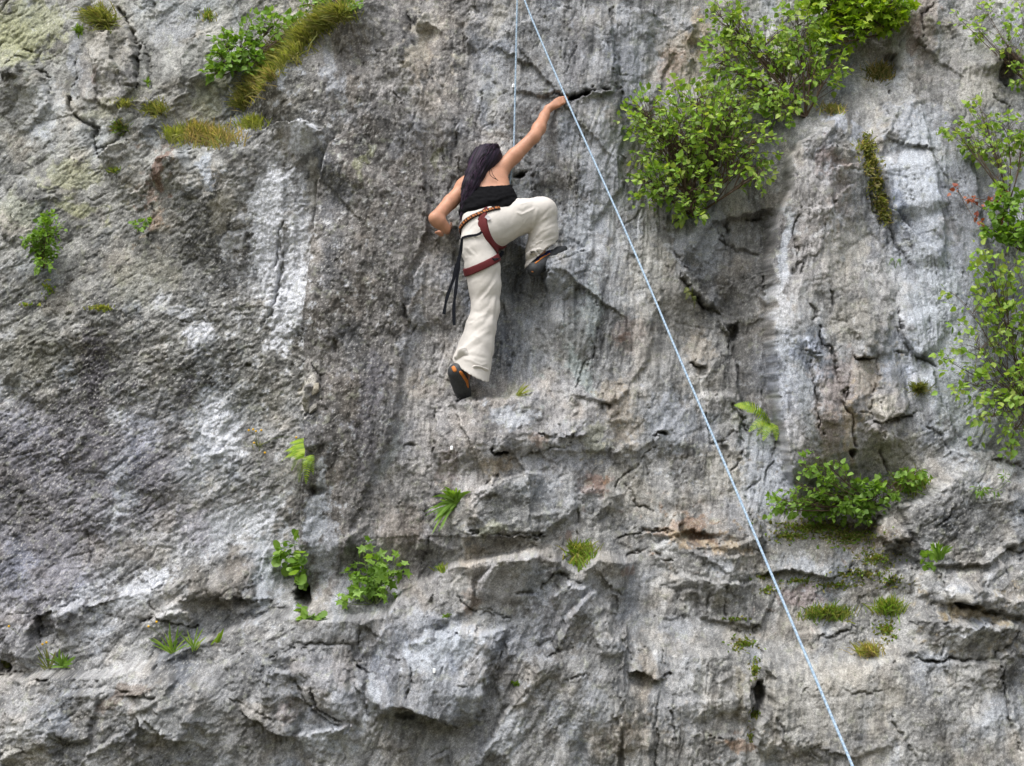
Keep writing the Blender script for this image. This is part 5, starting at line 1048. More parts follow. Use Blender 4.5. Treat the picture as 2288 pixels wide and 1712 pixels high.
def shrub(name, label, cat, root, blobs, size, pal, kind='birch', group=None, seed=1, depth=.30, stem=.006, indiv=300, droop=.4, bark=True, per=7, lift=.10, dens=1.9, grow=1.12):
    """root (u,v); blobs (u,v,ru,rv,leaves[,out]) in photograph-plane px, thickness in metres"""
    rs = rng(seed); rp = at_wall(root[0], root[1], -.01)
    t = empty(name, rp.tolist()); tag(t, label, cat, group)
    leaves = []; stems = []; size *= 1.0
    for bl in blobs:
        bu, bv, ru, rv, n = bl[:5]; n *= dens; ru *= grow; rv *= grow; off = bl[5] if len(bl) > 5 else lift
        bt = wall_t(bu, bv) - off - depth*.35
        bc = CP + ray(bu, bv)*bt
        trunk_mid = rp*.5+bc*.5 + np.array([0, -.10*depth-.02, -.04])
        main = smooth_path([rp, trunk_mid, bc], 10) + np.cumsum(rs.normal(0, .0025, (10, 3)), 0)*np.linspace(0, 1, 10)[:, None]
        stems.append((main, np.linspace(stem, stem*.45, 10)))
        ntw = max(2, int(n/per))
        for k in range(ntw):
            a = rs.uniform(0, 2*np.pi); r = rs.uniform(.15, 1)**.55; tu, tv = bu+ru*r*math.cos(a), bv+rv*r*math.sin(a)
            td = bt + rs.uniform(-.5, .5)*depth*math.sqrt(max(0.05, 1-r*r*.8)); td = min(td, wall_t(tu, tv)-.02)
            tip = CP + ray(tu, tv)*td
            s0 = main[rs.integers(3, 10)]; L = np.linalg.norm(tip-s0)
            mid = (s0+tip)/2 + np.array([0, -.02, .12*L]) + rs.normal(0, .06*L, 3)
            tw = smooth_path([s0, mid, tip], 8); stems.append((tw, np.linspace(stem*.35, stem*.12, 8)))
            m = int(rs.poisson(per)); D = (tip-mid)/np.linalg.norm(tip-mid)
            for q in range(m):
                w = rs.uniform(.25, 1.0)**.7; j = w*7; i0 = int(min(j, 6)); p = tw[i0]*(1-(j-i0)) + tw[i0+1]*(j-i0)
                ax = D*.7 + rs.normal(0, .75, 3) + np.array([0, -.25, -droop]); ax /= np.linalg.norm(ax)
                nm = np.array([0, -.65, .75]) + rs.normal(0, .55, 3)
                ls = size*px*rs.uniform(.45, 1.4); p = p + ax*ls*.3
                leaves.append((p, ax, nm, ls, int(rs.integers(0, 6))))
    # stems, tapered tubes
    VV = []; FF = []; b0 = 0
    for i, (P, r) in enumerate(stems):
        V, F = tube(np.asarray(P), r, 4); VV.append(V); FF.append(F+b0); b0 += len(V)
    link_mesh('stems', np_mesh('stems', np.concatenate(VV), np.concatenate(FF)), M_bark if bark else M_stem, t)
    leaves.sort(key=lambda q: np.linalg.norm(q[0]-CP))
    tp = t.location.copy()
    for p, ax, nm, ls, q in leaves[:indiv]:
        me = leaf_variant(kind, GREENS[pal][q], pal+str(q)); x, y, z = basis(ax, nm)
        o = bpy.data.objects.new('leaf', me); COL.objects.link(o); o.parent = t
        M = Matrix(((x[0]*ls, y[0]*ls, z[0]*ls, p[0]-tp.x), (x[1]*ls, y[1]*ls, z[1]*ls, p[1]-tp.y), (x[2]*ls, y[2]*ls, z[2]*ls, p[2]-tp.z), (0, 0, 0, 1)))
        o.matrix_basis = M
    rest = leaves[indiv:]
    if rest:
        V0, F0 = SH_[kind]; nv = len(V0); VV = []; TT = []
        for p, ax, nm, ls, q in rest:
            x, y, z = basis(ax, nm); VV.append(p + ls*(V0[:, :1]*x + V0[:, 1:2]*y + V0[:, 2:3]*z)); TT.append(np.tile(np.array(GREENS[pal][q])*rs.uniform(.8, 1.15), (nv, 1)))
        FF = (F0[None] + (np.arange(len(rest))*nv)[:, None, None]).reshape(-1, 3)
        o = link_mesh('foliage', np_mesh('foliage', np.concatenate(VV), FF, False, {'tint': np.concatenate(TT)}), M_leaf, t); o['kind'] = 'stuff'
    return t
def blades(name, label, cat, spots, length, width, cols, n, seed=1, group=None, up=.7, out=.6, side=0.0, spread=.7, kind=None, heads=None):
    """a tuft of arching blades; spots (u, v, ru, rv): footprints on the rock"""
    rs = rng(seed); VV = []; TT = []; cols = np.array(cols)
    base = at_wall(spots[0][0], spots[0][1])
    tot = sum(s[2]*s[3] for s in spots)
    for su, sv, ru, rv in spots:
        for k in range(max(3, int(n*ru*rv/tot))):
            a = rs.uniform(0, 2*np.pi); r = min(abs(rs.normal(0, .62)), 1.7); u, v = su+ru*r*math.cos(a), sv+rv*r*math.sin(a)
            p = at_wall(u, v, -.004); L = length*px*rs.uniform(.5, 1.2)
            d0 = np.array([side+rs.normal(0, spread*.6), -out+rs.normal(0, .3), up+rs.normal(0, .3)]); d0 /= np.linalg.norm(d0)
            g = np.array([side*.5+rs.normal(0, .3), -.25, -1.0])*rs.uniform(.3, 1.1)*spread
            w = width*px*rs.uniform(.6, 1.3); c = cols[rs.integers(0, len(cols))]*rs.uniform(.95, 1.6)
            S = np.cross(d0, np.array([rs.normal(0, .4), -1, 0])); S /= np.linalg.norm(S)
            pts = [p + d0*L*t + g*L*t*t*.6 for t in (0, .35, .7, 1)]
            VV.append(np.array([pts[0]-S*w*.5, pts[0]+S*w*.5, pts[1]-S*w*.5, pts[1]+S*w*.5, pts[2]-S*w*.38, pts[2]+S*w*.38, pts[3]])); TT.append(np.tile(c, (7, 1)))
    m = len(VV); F0 = np.array([(0,1,3),(0,3,2),(2,3,5),(2,5,4),(4,5,6)]); FF = (F0[None]+(np.arange(m)*7)[:, None, None]).reshape(-1, 3)
    o = link_mesh(name, np_mesh(name, np.concatenate(VV)-base, FF, True, {'tint': np.clip(np.concatenate(TT), 0, 1)}), M_grass); o.location = base.tolist()
    tag(o, label, cat, group, kind); return o
def rosette(name, label, cat, c, n, length, width, pal, seed=1, group=None, arc=(-2.2, 2.2), droop=.9, kind='narrow', lo=.3):
    """broad single leaves fanned out from one root, each a part"""
    rs = rng(seed); rp = at_wall(c[0], c[1], 0); t = empty(name, rp.tolist()); tag(t, label, cat, group)
    for k in range(n):
        a = arc[0] + (arc[1]-arc[0])*(k+.5)/n + rs.normal(0, .15); L = length*px*rs.uniform(lo, 1.15); w = width*px*rs.uniform(.7, 1.2)
        d0 = np.array([math.sin(a), -.35-.5*rs.random(), math.cos(a)]); d0 /= np.linalg.norm(d0); S = np.cross(d0, np.array([0, -1, .2])); S /= np.linalg.norm(S)
        st0 = rs.normal(0, .01, 3); V = []; ts = np.linspace(0, 1, 6)
        for tt in ts:
            p = st0 + d0*L*tt + np.array([0, -.1, -droop])*L*tt*tt*.6; ww = w*(.35+.9*math.sin(math.pi*min(tt*.9+.08, 1)))*.5 if tt < 1 else .0006
            V += [p-S*ww, p+np.array([0, .0, -.18])*ww, p+S*ww]
        F = [(3*i+j, 3*i+j+1, 3*i+4+j, 3*i+3+j) for i in range(5) for j in range(2)]
        col = np.array(GREENS[pal][int(rs.integers(0, 6))])
        o = bpy.data.objects.new('leaf', np_mesh('leaf', np.array(V), np.array(F), True, {'tint': np.tile(col, (18, 1))})); o.data.materials.append(M_leaf); COL.objects.link(o); o.parent = t
    return t
def fern(name, label, root, fronds, pal, seed=1):
    rs = rng(seed); rp = at_wall(root[0], root[1], 0); t = empty(name, rp.tolist()); tag(t, label, 'fern')
    for tip in fronds:
        e = at_wall(tip[0], tip[1], .06+.04*rs.random()); m = (rp+e)/2 + np.array([0, -.06, .03]); P = smooth_path([rp, m, e], 24)
        VV = []; FF = []; TT = []; b0 = 0; L = np.linalg.norm(e-rp); V, F = tube(P, np.linspace(.002, .0006, 24), 3); VV.append(V); 
        FF += [tuple(f[[0, 1, 2]]) for f in F] + [tuple(f[[0, 2, 3]]) for f in F]; b0 = len(V); TT.append(np.tile(GREENS[pal][2], (len(V), 1)))
        T = np.gradient(P, axis=0); T /= np.linalg.norm(T, axis=1, keepdims=True); S = np.cross(T, np.array([0, -1, .3])); S /= np.linalg.norm(S, axis=1, keepdims=True)
        for i in range(3, 24):
            w = L*.17*math.sin(math.pi*(.15+.85*i/23))
            for sg in (-1, 1):
                p = P[i]; d = S[i]*sg*w + T[i]*w*.35 + np.array([0, 0, -.12*w]); q = T[i]*L*.018
                VV.append(np.array([p-q, p+q, p+d*.6+q*.9, p+d, p+d*.6-q*.9])); FF += [(b0, b0+1, b0+2), (b0, b0+2, b0+4), (b0+4, b0+2, b0+3)]; b0 += 5
                TT.append(np.tile(np.array(GREENS[pal][int(rs.integers(0, 6))]), (5, 1)))
        link_mesh('frond', np_mesh('frond', np.concatenate(VV), np.array(FF), False, {'tint': np.concatenate(TT)}), M_leaf, t)
    return t
def flowers(t, spots, r=.008, col=(.62,.36,.02), hostroot=None, name='flower'):
    """small yellow heads on thin stalks, parts of plant t"""
    m = bpy.data.materials.get('petal') or simple('petal', col, .6, .2, .2, 50)
    ro = np.array(t.location)
    for (u, v) in spots:
        p = at_wall(u, v, .05); st = smooth_path([ro, (ro+p)/2+np.array([0, -.03, .02]), p], 8)
        V, F = tube(st, .0012, 3); o = link_mesh('stalk', np_mesh('stalk', V, F), M_stem, t)
        a = np.linspace(0, 2*np.pi, 7)[:-1]; V = np.vstack([np.stack([r*np.cos(a), 0*a-.002, r*np.sin(a)], -1), [[0, -.006, 0]], [[0, .004, 0]]])+p
        F = np.array([(i, (i+1) % 6, 6) for i in range(6)]+[((i+1) % 6, i, 7) for i in range(6)])
        link_mesh(name, np_mesh(name, V, F), m, t)

# --- the big shrubs at the upper right
shrub('birch_shrub', 'large birch shrub rooted in the crack right of the sloping rope', 'shrub', (1548,485),
      [(1450,260,60,60,170),(1500,330,90,80,330),(1560,220,80,40,190),(1440,400,40,50,90),(1600,300,70,70,220),(1530,420,70,60,190),(1680,330,60,60,130),(1640,240,60,50,140),(1540,465,34,30,50),(1700,380,40,40,60)],
      13, 'birch', 'birch', 'leafy shrubs on the cliff', 11, .55, .010, dens=2.0, grow=1.32)
shrub('birch_shrub', 'spreading birch shrub above the large one, leaning left from a dark stem', 'shrub', (1800,262),
      [(1640,60,60,50,150),(1610,140,50,70,140),(1700,110,80,60,230),(1750,180,70,60,190),(1680,200,70,50,140),(1810,110,60,50,120),(1850,150,50,40,80),(1780,60,60,50,110),(1600,20,40,30,50),(1740,240,40,40,70)],
      13, 'birch', 'birch', 'leafy shrubs on the cliff', 12, .5, .008, dens=2.0, lift=.14, grow=1.25)
shrub('maple_shrub', 'yellow green broad leaved shrub at the top edge above the rock shoulder', 'shrub', (1990,70),
      [(1840,20,60,40,120),(1920,15,70,40,170),(1990,15,50,30,120),(1880,60,60,26,80),(1960,50,50,24,60),(1850,100,40,30,50),(1810,-20,60,40,60),(1930,-30,90,40,90)],
      19, 'lime', 'maple', 'leafy shrubs on the cliff', 13, .4, .009, droop=.1, dens=2.4, grow=1.2)
shrub('birch_shrub', 'loose birch shrub hanging down the right edge of the picture at half height', 'shrub', (2290,900),
      [(2220,620,60,60,75),(2160,680,50,40,42),(2250,720,50,60,70),(2180,770,70,50,60),(2230,850,60,60,85),(2150,850,50,30,28),(2210,930,50,50,60),(2270,960,40,60,60),(2110,800,24,14,8),(2290,800,60,90,80),(2200,560,40,30,28),(2300,650,60,80,60)],
      13.5, 'birch', 'birch', 'leafy shrubs on the cliff', 14, .45, .005, per=5, dens=2.3, grow=1.4)
shrub('birch_sapling', 'thin birch branch over the blue grey slab, upper right edge', 'shrub', (2255,450),
      [(2130,285,40,22,34),(2190,250,40,30,45),(2210,320,50,40,70),(2250,290,40,40,50),(2230,390,34,24,24),(2160,310,30,22,22),(2280,330,34,50,40)],
      13, 'birch', 'birch', 'leafy shrubs on the cliff', 15, .3, .006, per=5)
shrub('birch_sapling', 'sparse birch twigs in the top right corner beside the dark hollow', 'shrub', (2300,190),
      [(2210,30,50,34,40),(2260,100,36,50,50),(2140,40,40,20,16),(2275,170,24,40,24),(2280,20,40,40,30),(2190,70,34,20,14)],
      12, 'birch', 'birch', 'leafy shrubs on the cliff', 16, .25, .005, per=5)
t = shrub('leafy_shrub', 'dark green shrub with reddish leaf sprays beside the blue slab, right edge', 'shrub', (2280,560),
      [(2240,460,34,30,60),(2225,510,30,34,60),(2265,520,34,44,90),(2290,460,30,50,50)], 14, 'bright', 'round', 'leafy shrubs on the cliff', 17, .25, .006, per=6)
def add_leaves(t, blobs, size, pal, kind, seed):
    n0 = shrub('tmp', None, None, (blobs[0][0], blobs[0][1]), blobs, size, pal, kind, None, seed, .06, .003, per=5)
    bpy.context.view_layer.update()
    for c in [o for o in bpy.data.objects if o.parent == n0]:
        mw = Matrix.Translation(n0.location) @ c.matrix_parent_inverse @ c.matrix_basis if c.name.startswith('leaf') is False else Matrix.Translation(n0.location) @ c.matrix_basis
        c.parent = t; c.matrix_parent_inverse = Matrix.Identity(4); c.matrix_basis = Matrix.Translation(t.location).inverted() @ mw
    bpy.data.objects.remove(n0)
add_leaves(t, [(2140,425,16,8,7),(2160,450,18,8,8),(2200,455,20,14,14),(2235,445,20,14,14),(2185,490,8,8,6),(2240,490,12,8,6)], 10, 'red', 'birch', 18)
shrub('leafy_shrub', 'bright green shrub spilling over the ledge right of the rope', 'shrub', (1960,1130),
      [(1870,1105,70,36,150),(1820,1130,56,34,100),(1940,1110,60,26,110),(1900,1145,70,22,90),(1800,1045,34,40,26),(1755,1120,40,30,36),(1725,1140,26,22,20),(1850,1045,40,30,30),(1995,1085,50,26,60),(2040,1062,34,20,40),(1770,1080,20,30,12)],
      12.5, 'bright', 'birch', 'leafy shrubs on the cliff', 19, .3, .006, dens=2.2, grow=1.15)
shrub('leafy_shrub', 'bright green upright shrub at the head of the grassy ledge, upper left', 'shrub', (520,160),
      [(500,140,40,30,110),(540,110,44,40,110),(500,90,26,30,40),(560,70,30,40,34),(600,70,30,40,38),(620,40,24,40,28),(570,140,34,24,60),(480,165,24,20,30),(660,60,30,30,40),(690,40,26,34,30)],
      14, 'bright', 'birch', 'leafy shrubs on the cliff', 20, .25, .006, droop=.1)
shrub('leafy_shrub', 'green shrub at the top edge where the grassy ledge ends', 'shrub', (770,40),
      [(740,5,40,26,80),(780,0,30,24,60),(700,10,34,24,50),(740,-30,60,30,60)], 13, 'bright', 'birch', 'leafy shrubs on the cliff', 21, .25, .006)
shrub('small_bush', 'compact bright green bush alone on the left side of the cliff', 'shrub', (98,598),
      [(95,545,40,36,170),(110,510,32,34,90),(75,530,26,36,60),(100,585,26,18,40),(105,480,16,16,16)], 11, 'bright', 'birch', 'small green plants in rock cracks', 22, .2, .005)
shrub('small_plant', 'small green sprig beside the reddish streak, upper left', 'plant', (308,515), [(312,505,14,16,20),(330,485,8,8,6)], 9, 'bright', 'round', 'small green plants in rock cracks', 23, .06, .002, bark=False)
shrub('broadleaf_plant', 'broad leaved plant hanging over the dark hole at the foot of the left wall', 'plant', (668,1300),
      [(652,1235,26,22,22),(640,1245,24,20,12),(668,1260,20,24,18),(672,1290,14,16,12),(655,1205,14,10,5)], 21, 'bright', 'round', 'small green plants in rock cracks', 24, .15, .003, bark=False, per=4, dens=1.5)
shrub('broadleaf_plant', 'rounded leafy plant with a reddish base standing on the ledge', 'plant', (835,1350),
      [(830,1270,46,30,44),(850,1300,40,30,40),(800,1310,30,26,22),(860,1320,30,20,26),(895,1240,14,10,5),(810,1210,14,16,6),(745,1330,20,14,6),(770,1285,10,10,2),(905,1260,8,14,3)], 18, 'bright', 'maple', 'small green plants in rock cracks', 25, .22, .003, bark=False, per=4, dens=1.5)
shrub('small_plant', 'low leafy plant just left of the ledge corner below the dark hole', 'plant', (690,1385), [(698,1370,22,11,14),(684,1356,14,8,5)], 17, 'bright', 'round', 'small green plants in rock cracks', 26, .1, .002, bark=False, per=4)
rosette('strap_leaf_plant', 'strap leaved plant growing from the side of the dark block below the climber', 'plant', (1018,1128), 70, 62, 4.5, 'bright', 27, None, (-2.4, .6), .8)
rosette('strap_leaf_plant', 'small upright strap leaved plant on the lower right boulder', 'plant', (2096,1250), 26, 46, 4.5, 'bright', 28, None, (-.8, .8), .4)
shrub('small_plant', 'round leaved sprig under the strap leaved plant, lower right', 'plant', (2085,1270), [(2072,1240,16,10,9),(2085,1266,16,10,10)], 13, 'bright', 'round', 'small green plants in rock cracks', 29, .06, .002, bark=False, per=4)
shrub('small_plant', 'low green plant on the boulder near the right edge', 'plant', (2200,1100), [(2190,1092,26,9,26),(2230,1098,16,6,8),(2260,1060,20,10,6)], 13, 'bright', 'narrow', 'small green plants in rock cracks', 30, .06, .002, bark=False)
fern('fern', 'yellow green fern in the joint right of the rope', (1726,955), [(1640,905),(1668,920),(1672,965),(1690,975),(1705,985),(1722,975),(1735,985)], 'lime', 31)
fern('fern', 'pale yellow fern at the foot of the white streaked wall', (692,1018), [(628,1032),(640,1008),(652,1052),(668,1078),(684,1082),(700,1062),(660,985)], 'lime', 32)
fern('fern', 'tiny fern in the crack left of the dark recess', (1548,672), [(1528,655),(1532,670),(1552,690),(1545,655)], 'olive', 33)
fern('fern', 'small fern on the pillar below the drooping moss', (2000,600), [(1985,594),(2012,596)], 'bright', 34)
# --- grasses
GO=[(.17,.19,.05),(.21,.22,.07),(.13,.15,.04),(.26,.24,.10)]; GD=[(.30,.24,.12),(.24,.19,.09),(.20,.20,.07),(.36,.28,.15)]; GG=[(.12,.20,.03),(.15,.24,.04),(.10,.16,.025)]; GK=[(.08,.10,.03),(.11,.12,.04),(.15,.13,.05)]; GY_=[(.24,.27,.06),(.2,.24,.05),(.28,.28,.10)]
G = 'grass tufts on the cliff'
blades('grass_bank', 'long olive grass along the diagonal ledge, upper left', 'grass', [(760,40,34,16),(720,60,30,16),(680,90,30,20),(650,120,28,20),(620,140,24,20)], 52, 2.4, GO, 2200, 41, up=.5, out=.7, side=-.35, kind='stuff')
blades('grass_bank', 'long grass at the lower end of the diagonal ledge, upper left', 'grass', [(600,170,20,24),(580,195,18,18),(560,215,18,14),(545,235,14,14)], 46, 2.2, GO+GD[:1], 1100, 42, up=.4, out=.7, side=-.3, kind='stuff')
blades('grass_tuft', 'dark green tuft hanging near the top left corner', 'grass', [(222,42,30,16),(240,55,16,14)], 50, 2.6, GK+GO, 500, 43, G, up=.2, out=.8, side=-.1)
blades('grass_tuft', 'olive tuft above the cracked outcrop, upper left', 'grass', [(350,252,24,12)], 36, 2.4, GO+GK, 320, 44, G, up=.5, side=-.2)
blades('grass_tuft', 'dark small tuft in the crook of the black crack, upper left', 'grass', [(270,290,16,12)], 30, 2.4, GK+GG, 200, 45, G, up=.4)
blades('grass_tuft', 'thin mossy tuft between two cracks, upper left', 'grass', [(275,238,20,8)], 24, 2.2, GO, 160, 46, G)
blades('grass_tuft', 'long brown dry tuft along the top of the white streaked wall', 'grass', [(480,318,46,12),(440,308,30,14)], 48, 2.4, GD+GO[:1], 950, 47, G, up=.8, out=.4)
blades('grass_tuft', 'yellow green tuft at the left end of the dry grass', 'grass', [(390,312,22,14)], 40, 2.4, GY_, 260, 48, G, up=.8, out=.4)
blades('grass_tuft', 'yellow green tuft right of the dry grass', 'grass', [(565,283,26,8)], 38, 2.4, GY_, 280, 49, G, up=.8, out=.4)
blades('moss_cushion', 'yellowish moss cushion on the left slope', 'moss', [(228,692,22,6)], 12, 3, GY_+GO, 260, 50)
blades('grass_tuft', 'brown tuft beside the upper right hollow', 'grass', [(1965,168,28,16)], 34, 2.2, GK+GD[:2], 420, 51, G, up=.5)
blades('grass_tuft', 'faded tuft on the shoulder below the upper birch', 'grass', [(1860,250,22,8)], 26, 2.2, GY_+GD, 240, 52, G)
blades('hanging_plant', 'long olive brown plant draped down the groove between two pillars', 'plant', [(1935,330,18,26),(1945,370,16,24),(1958,410,18,26),(1968,450,18,26),(1976,484,14,14)], 17, 3.4, GO+GK+GD[:1]+GY_[:1], 1700, 53, up=.1, out=.8, kind='stuff')
blades('grass_tuft', 'small round brown tuft on the blue grey slab', 'grass', [(2053,872,13,9)], 26, 2.2, GK+GO[:1], 300, 54, G, up=.3)
blades('grass_tuft', 'green tuft growing in the notch at the middle of the main ledge', 'grass', [(1298,1240,30,14),(1296,1258,14,14)], 36, 2.8, GG+GO, 460, 55, G, up=.7, out=.5)
blades('grass_tuft', 'wide mossy tuft on the ledge at lower right, left of the green one', 'grass', [(1850,1380,50,12)], 34, 2.4, GO+GG, 620, 56, G, up=.8, out=.5)
blades('grass_tuft', 'fresh green tuft on the ledge beside the orange fleck, lower right', 'grass', [(1985,1370,30,10)], 44, 2.2, GG+GY_, 420, 57, G, up=.9, out=.4)
blades('grass_tuft', 'dry straw tuft hanging over the smooth lower block', 'grass', [(1945,1462,26,10)], 38, 2, GD+GY_, 260, 58, G, up=.6, side=-.3)
blades('grass_tuft', 'green grass beside the bright shrub on the right ledge', 'grass', [(2035,1090,32,16)], 44, 2.4, GG+GO, 500, 59, G, up=.7, side=-.2)
blades('ground_cover', 'creeping moss and weeds on the earthy ledge under the bright shrub', 'ground cover', [(1820,1180,90,16),(1900,1200,70,20),(1760,1200,40,12),(1960,1250,40,20),(1920,1285,60,12),(1870,1310,60,8),(1990,1300,30,14),(1780,1300,40,7),(1715,1320,18,10),(1980,1410,26,22),(1700,1290,26,6),(1660,1440,30,14),(1640,1385,30,5)], 11, 4.5, GG+GO+GK, 2600, 60, kind='stuff', spread=1.0)
blades('ground_cover', 'thin moss in the slot between the two lower right blocks', 'ground cover', [(1688,1500,10,30),(1684,1600,14,12),(1676,1650,8,14)], 10, 4, GO+GG+GK, 220, 61, kind='stuff')
blades('grass_blade_tuft', 'few pale blades on the ledge right of the lower foot', 'grass', [(1158,884,8,3)], 38, 1.8, GY_, 16, 62, G, up=.6, side=.7, spread=.5)
blades('grass_tuft', 'small yellowish tuft on the ledge right of the rounded plant', 'grass', [(985,1275,10,6)], 22, 2.4, GY_+GG, 60, 63, G)
t = rosette('flowering_weed', 'thin weed with yellow flowers, left of two on the bottom left ledge', 'plant', (108,1495), 16, 52, 2.8, 'olive', 64, None, (-1.0, 1.0), .2); flowers(t, [(95,1440),(104,1436),(20,1400)])
t = rosette('leafy_weed', 'dark leafy weed beside the flowering one, bottom left', 'plant', (140,1490), 30, 40, 3.6, 'bright', 65, None, (-1.4, 1.4), .4)
t = rosette('flowering_weed', 'tall thin weed in the middle of the lower left ledge', 'plant', (385,1460), 22, 66, 2.6, 'birch', 66, None, (-1.2, 1.0), .3); flowers(t, [(332,1400),(350,1390)])
rosette('leafy_weed', 'slender leafy weed right of the tall thin one, lower left ledge', 'plant', (432,1450), 14, 52, 2.8, 'birch', 67, None, (-.7, .9), .2)
rosette('leafy_weed', 'single curved leaf weed at the right end of the lower left ledge', 'plant', (480,1440), 5, 40, 5, 'lime', 68, None, (.1, .8), .1)
rosette('leafy_weed', 'weed at the left edge beside the dark hole, bottom left', 'plant', (8,1490), 18, 26, 5, 'olive', 69, None, (-1.4, 1.4), .5)
t = blades('wall_flower', 'wiry plant with orange yellow flowers on the left wall beside the pale fern', 'plant', [(575,1000,16,10)], 26, 1.4, GO, 18, 70); flowers(t, [(556,962),(566,960),(572,964),(584,962),(568,990),(592,1012),(662,978)])
blades('herb', 'small green herb by the upper left outcrop', 'plant', [(176,70,7,12)], 20, 4, GG, 50, 71, G, up=.5)
blades('herb', 'tiny green herb below the cracked outcrop, upper left', 'plant', [(330,185,5,10)], 16, 3, GG, 30, 72, G)
blades('herb', 'yellow green sprig on the left slope below the dry grass', 'plant', [(255,385,16,6)], 18, 4, GG+GY_, 60, 73, G)
blades('herb', 'trailing green sprigs below the small bush, left side', 'plant', [(110,650,12,18),(60,685,24,5)], 14, 4.5, GG+GY_, 60, 74, G)
blades('moss_cushion', 'bit of bright moss on the pale face at bottom centre', 'moss', [(1152,1530,8,5)], 9, 4, GG, 60, 75)
blades('herb', 'little green plant under the overhanging rib, left of the pale bottom face', 'plant', [(1000,1378,9,3)], 8, 4, GG, 30, 76)
blades('grass_tuft', 'dark green sprig in the upper left corner shrub gap', 'grass', [(465,40,16,12)], 20, 3, GG+GO, 90, 77, G)

# --- bolts and loose flakes
M_steel, nt, b = nmat('steel', .3, .5); b.inputs['Metallic'].default_value = .9; b.inputs['Base Color'].default_value = (.8, .8, .78, 1)
def hanger(u, v, lab):
    p = at_wall(u, v, .004); t = empty('bolt_hanger', p.tolist()); tag(t, lab, 'bolt hanger', 'bolt hangers on the rock')
    w, h, th = .0075, .015, .003
    out = [(-w, h), (w, h), (w, 0), (w*.8, -h), (-w*.8, -h), (-w, 0)]
    V = [(x, -.004-(.014 if z < 0 else 0), z) for x, z in out] + [(x, -.004-th-(.014 if z < 0 else 0), z) for x, z in out]
    F = [(0, 1, 2, 5), (5, 2, 3, 4), (11, 8, 7, 6), (10, 9, 8, 11)] + [(i, 6+i, 6+(i+1) % 6, (i+1) % 6) for i in range(6)]
    o = bpy.data.objects.new('plate', np_mesh('plate', V, F, False)); o.data.materials.append(M_steel); COL.objects.link(o); o.parent = t
    V, F = tube(np.array([(0, .0, .010), (0, -.014, .010)]), 0.0045, 6); V = np.vstack([V, [(0, -.014, .010)]]); F2 = [tuple(f[[0, 1, 2]]) for f in F]+[tuple(f[[0, 2, 3]]) for f in F]+[(6+i, 6+(i+1) % 6, 12) for i in range(6)]
    o = bpy.data.objects.new('bolt', np_mesh('bolt', V, F2, False)); o.data.materials.append(M_steel); COL.objects.link(o); o.parent = t
hanger(1147, 194, 'small shiny bolt hanger beside the left rope strand above the climber')
hanger(1009, 1003, 'small bright bolt hanger on the wall below the lower foot')
hanger(970, 1500, 'small bright bolt hanger on the pale face at the bottom')
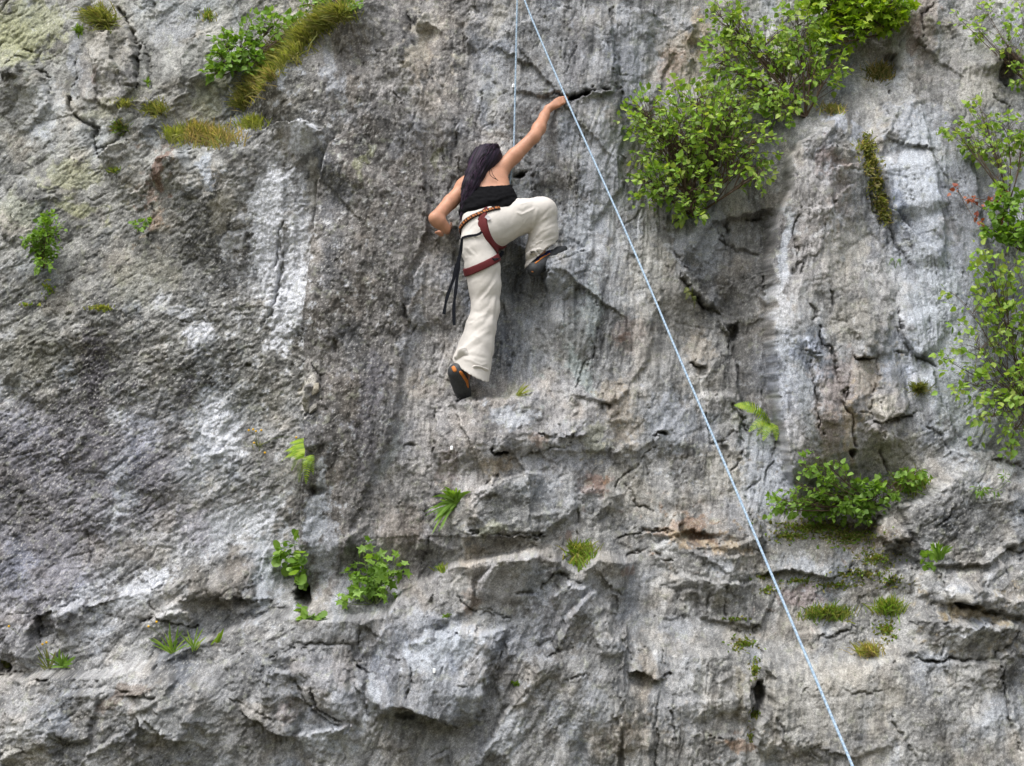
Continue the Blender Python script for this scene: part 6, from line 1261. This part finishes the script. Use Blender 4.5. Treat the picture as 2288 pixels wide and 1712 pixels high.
# anchor above the picture
t = empty('top_anchor', anch.tolist()); tag(t, 'steel ring anchor that the blue rope runs through', 'anchor')
a = np.linspace(0, 2*np.pi, 25); ring = np.stack([0*a, .026*np.cos(a), .026*np.sin(a)-.022], -1)
V, F = tube(ring, .005, 6); o = bpy.data.objects.new('ring', np_mesh('ring', V, F)); o.data.materials.append(M_steel); COL.objects.link(o); o.parent = t
V, F = tube(np.array([(0, .02, -.02), (0, .26, .03)]), .007, 6); o = bpy.data.objects.new('rod', np_mesh('rod', V, F)); o.data.materials.append(M_steel); COL.objects.link(o); o.parent = t
def flake(u, v, L, W, ang, lab, col, seed, th=.03):
    rs = rng(seed); p = at_wall(u, v, .0); n = 7; a = np.sort(rs.uniform(0, 2*np.pi, n)) ; a = np.linspace(0, 2*np.pi, n, endpoint=False)+rs.normal(0, .2, n)
    r = rs.uniform(.75, 1.1, n); x = L*px*.5*r*np.cos(a); z = W*px*.5*r*np.sin(a); c, s_ = math.cos(R(ang)), math.sin(R(ang)); X = x*c-z*s_; Z = x*s_+z*c
    top = np.stack([X*.86, np.full(n, -th)-X*.35+rs.normal(0, .004, n), Z*.86], -1); bot = np.stack([X, np.full(n, .05)-X*.3, Z], -1)
    V = np.vstack([top, bot, [[0, -th-.006, 0]]]); F = [(i, (i+1) % n, 2*n) for i in range(n)]; F += [(n+i, n+(i+1) % n, (i+1) % n) for i in range(n)]+[(n+i, (i+1) % n, i) for i in range(n)]
    me = np_mesh('rock_flake', V, np.array(F)[:, ::-1], False, {'col': np.tile(col, (len(V), 1))}); o = link_mesh('rock_flake', me, rock_m); o.location = p.tolist()
    bm_ = None; tag(o, lab, 'rock', 'loose rock flakes wedged in the corner')
flake(703, 874, 44, 22, 48, 'pale angular flake wedged in the corner left of the climber, upper of two', (.36,.33,.27), 81)
flake(700, 915, 34, 15, 50, 'darker angular flake below the pale one, left of the climber', (.27,.26,.24), 82)

# --- the ground at the foot of the cliff, below the picture
gm, nt, b = nmat('ground', .95, .1); tcx = nt.nodes.new('ShaderNodeTexCoord').outputs['Object']; n1_ = noise_node(nt, .8, 8, .65, tcx); n2_ = noise_node(nt, 9, 6, .7, tcx)
r1_ = ramp(nt, n1_.outputs['Fac'], [(.35, (.10,.11,.05)), (.6, (.16,.14,.10))]); r2_ = ramp(nt, n2_.outputs['Fac'], [(.3, (.7,)*3), (.7, (1.2,)*3)])
nt.links.new(mul(nt, r1_.outputs[0], r2_.outputs[0]), b.inputs['Base Color']); bump(nt, b, n2_.outputs['Fac'], .6, .05)
gx = np.concatenate([np.linspace(-400, -14, 8), np.linspace(-12, 12, 60), np.linspace(14, 400, 8)]); gy = np.concatenate([np.linspace(-400, -22, 8), np.linspace(-20, 1.5, 60)])
GXX, GYY = np.meshgrid(gx, gy); GZ = .12*fbm(GXX/3, GYY/3, 3, 5)*(np.abs(GXX) < 13); n_ = len(gx); idg = np.arange(GXX.size).reshape(GXX.shape)
Fg = np.stack([idg[:-1, :-1], idg[:-1, 1:], idg[1:, 1:], idg[1:, :-1]], -1).reshape(-1, 4)
g_ = link_mesh('ground', np_mesh('ground', np.stack([GXX, GYY, GZ], -1).reshape(-1, 3), Fg), gm); g_['kind'] = 'structure'
print('done', time.time()-T00, len(bpy.data.objects))
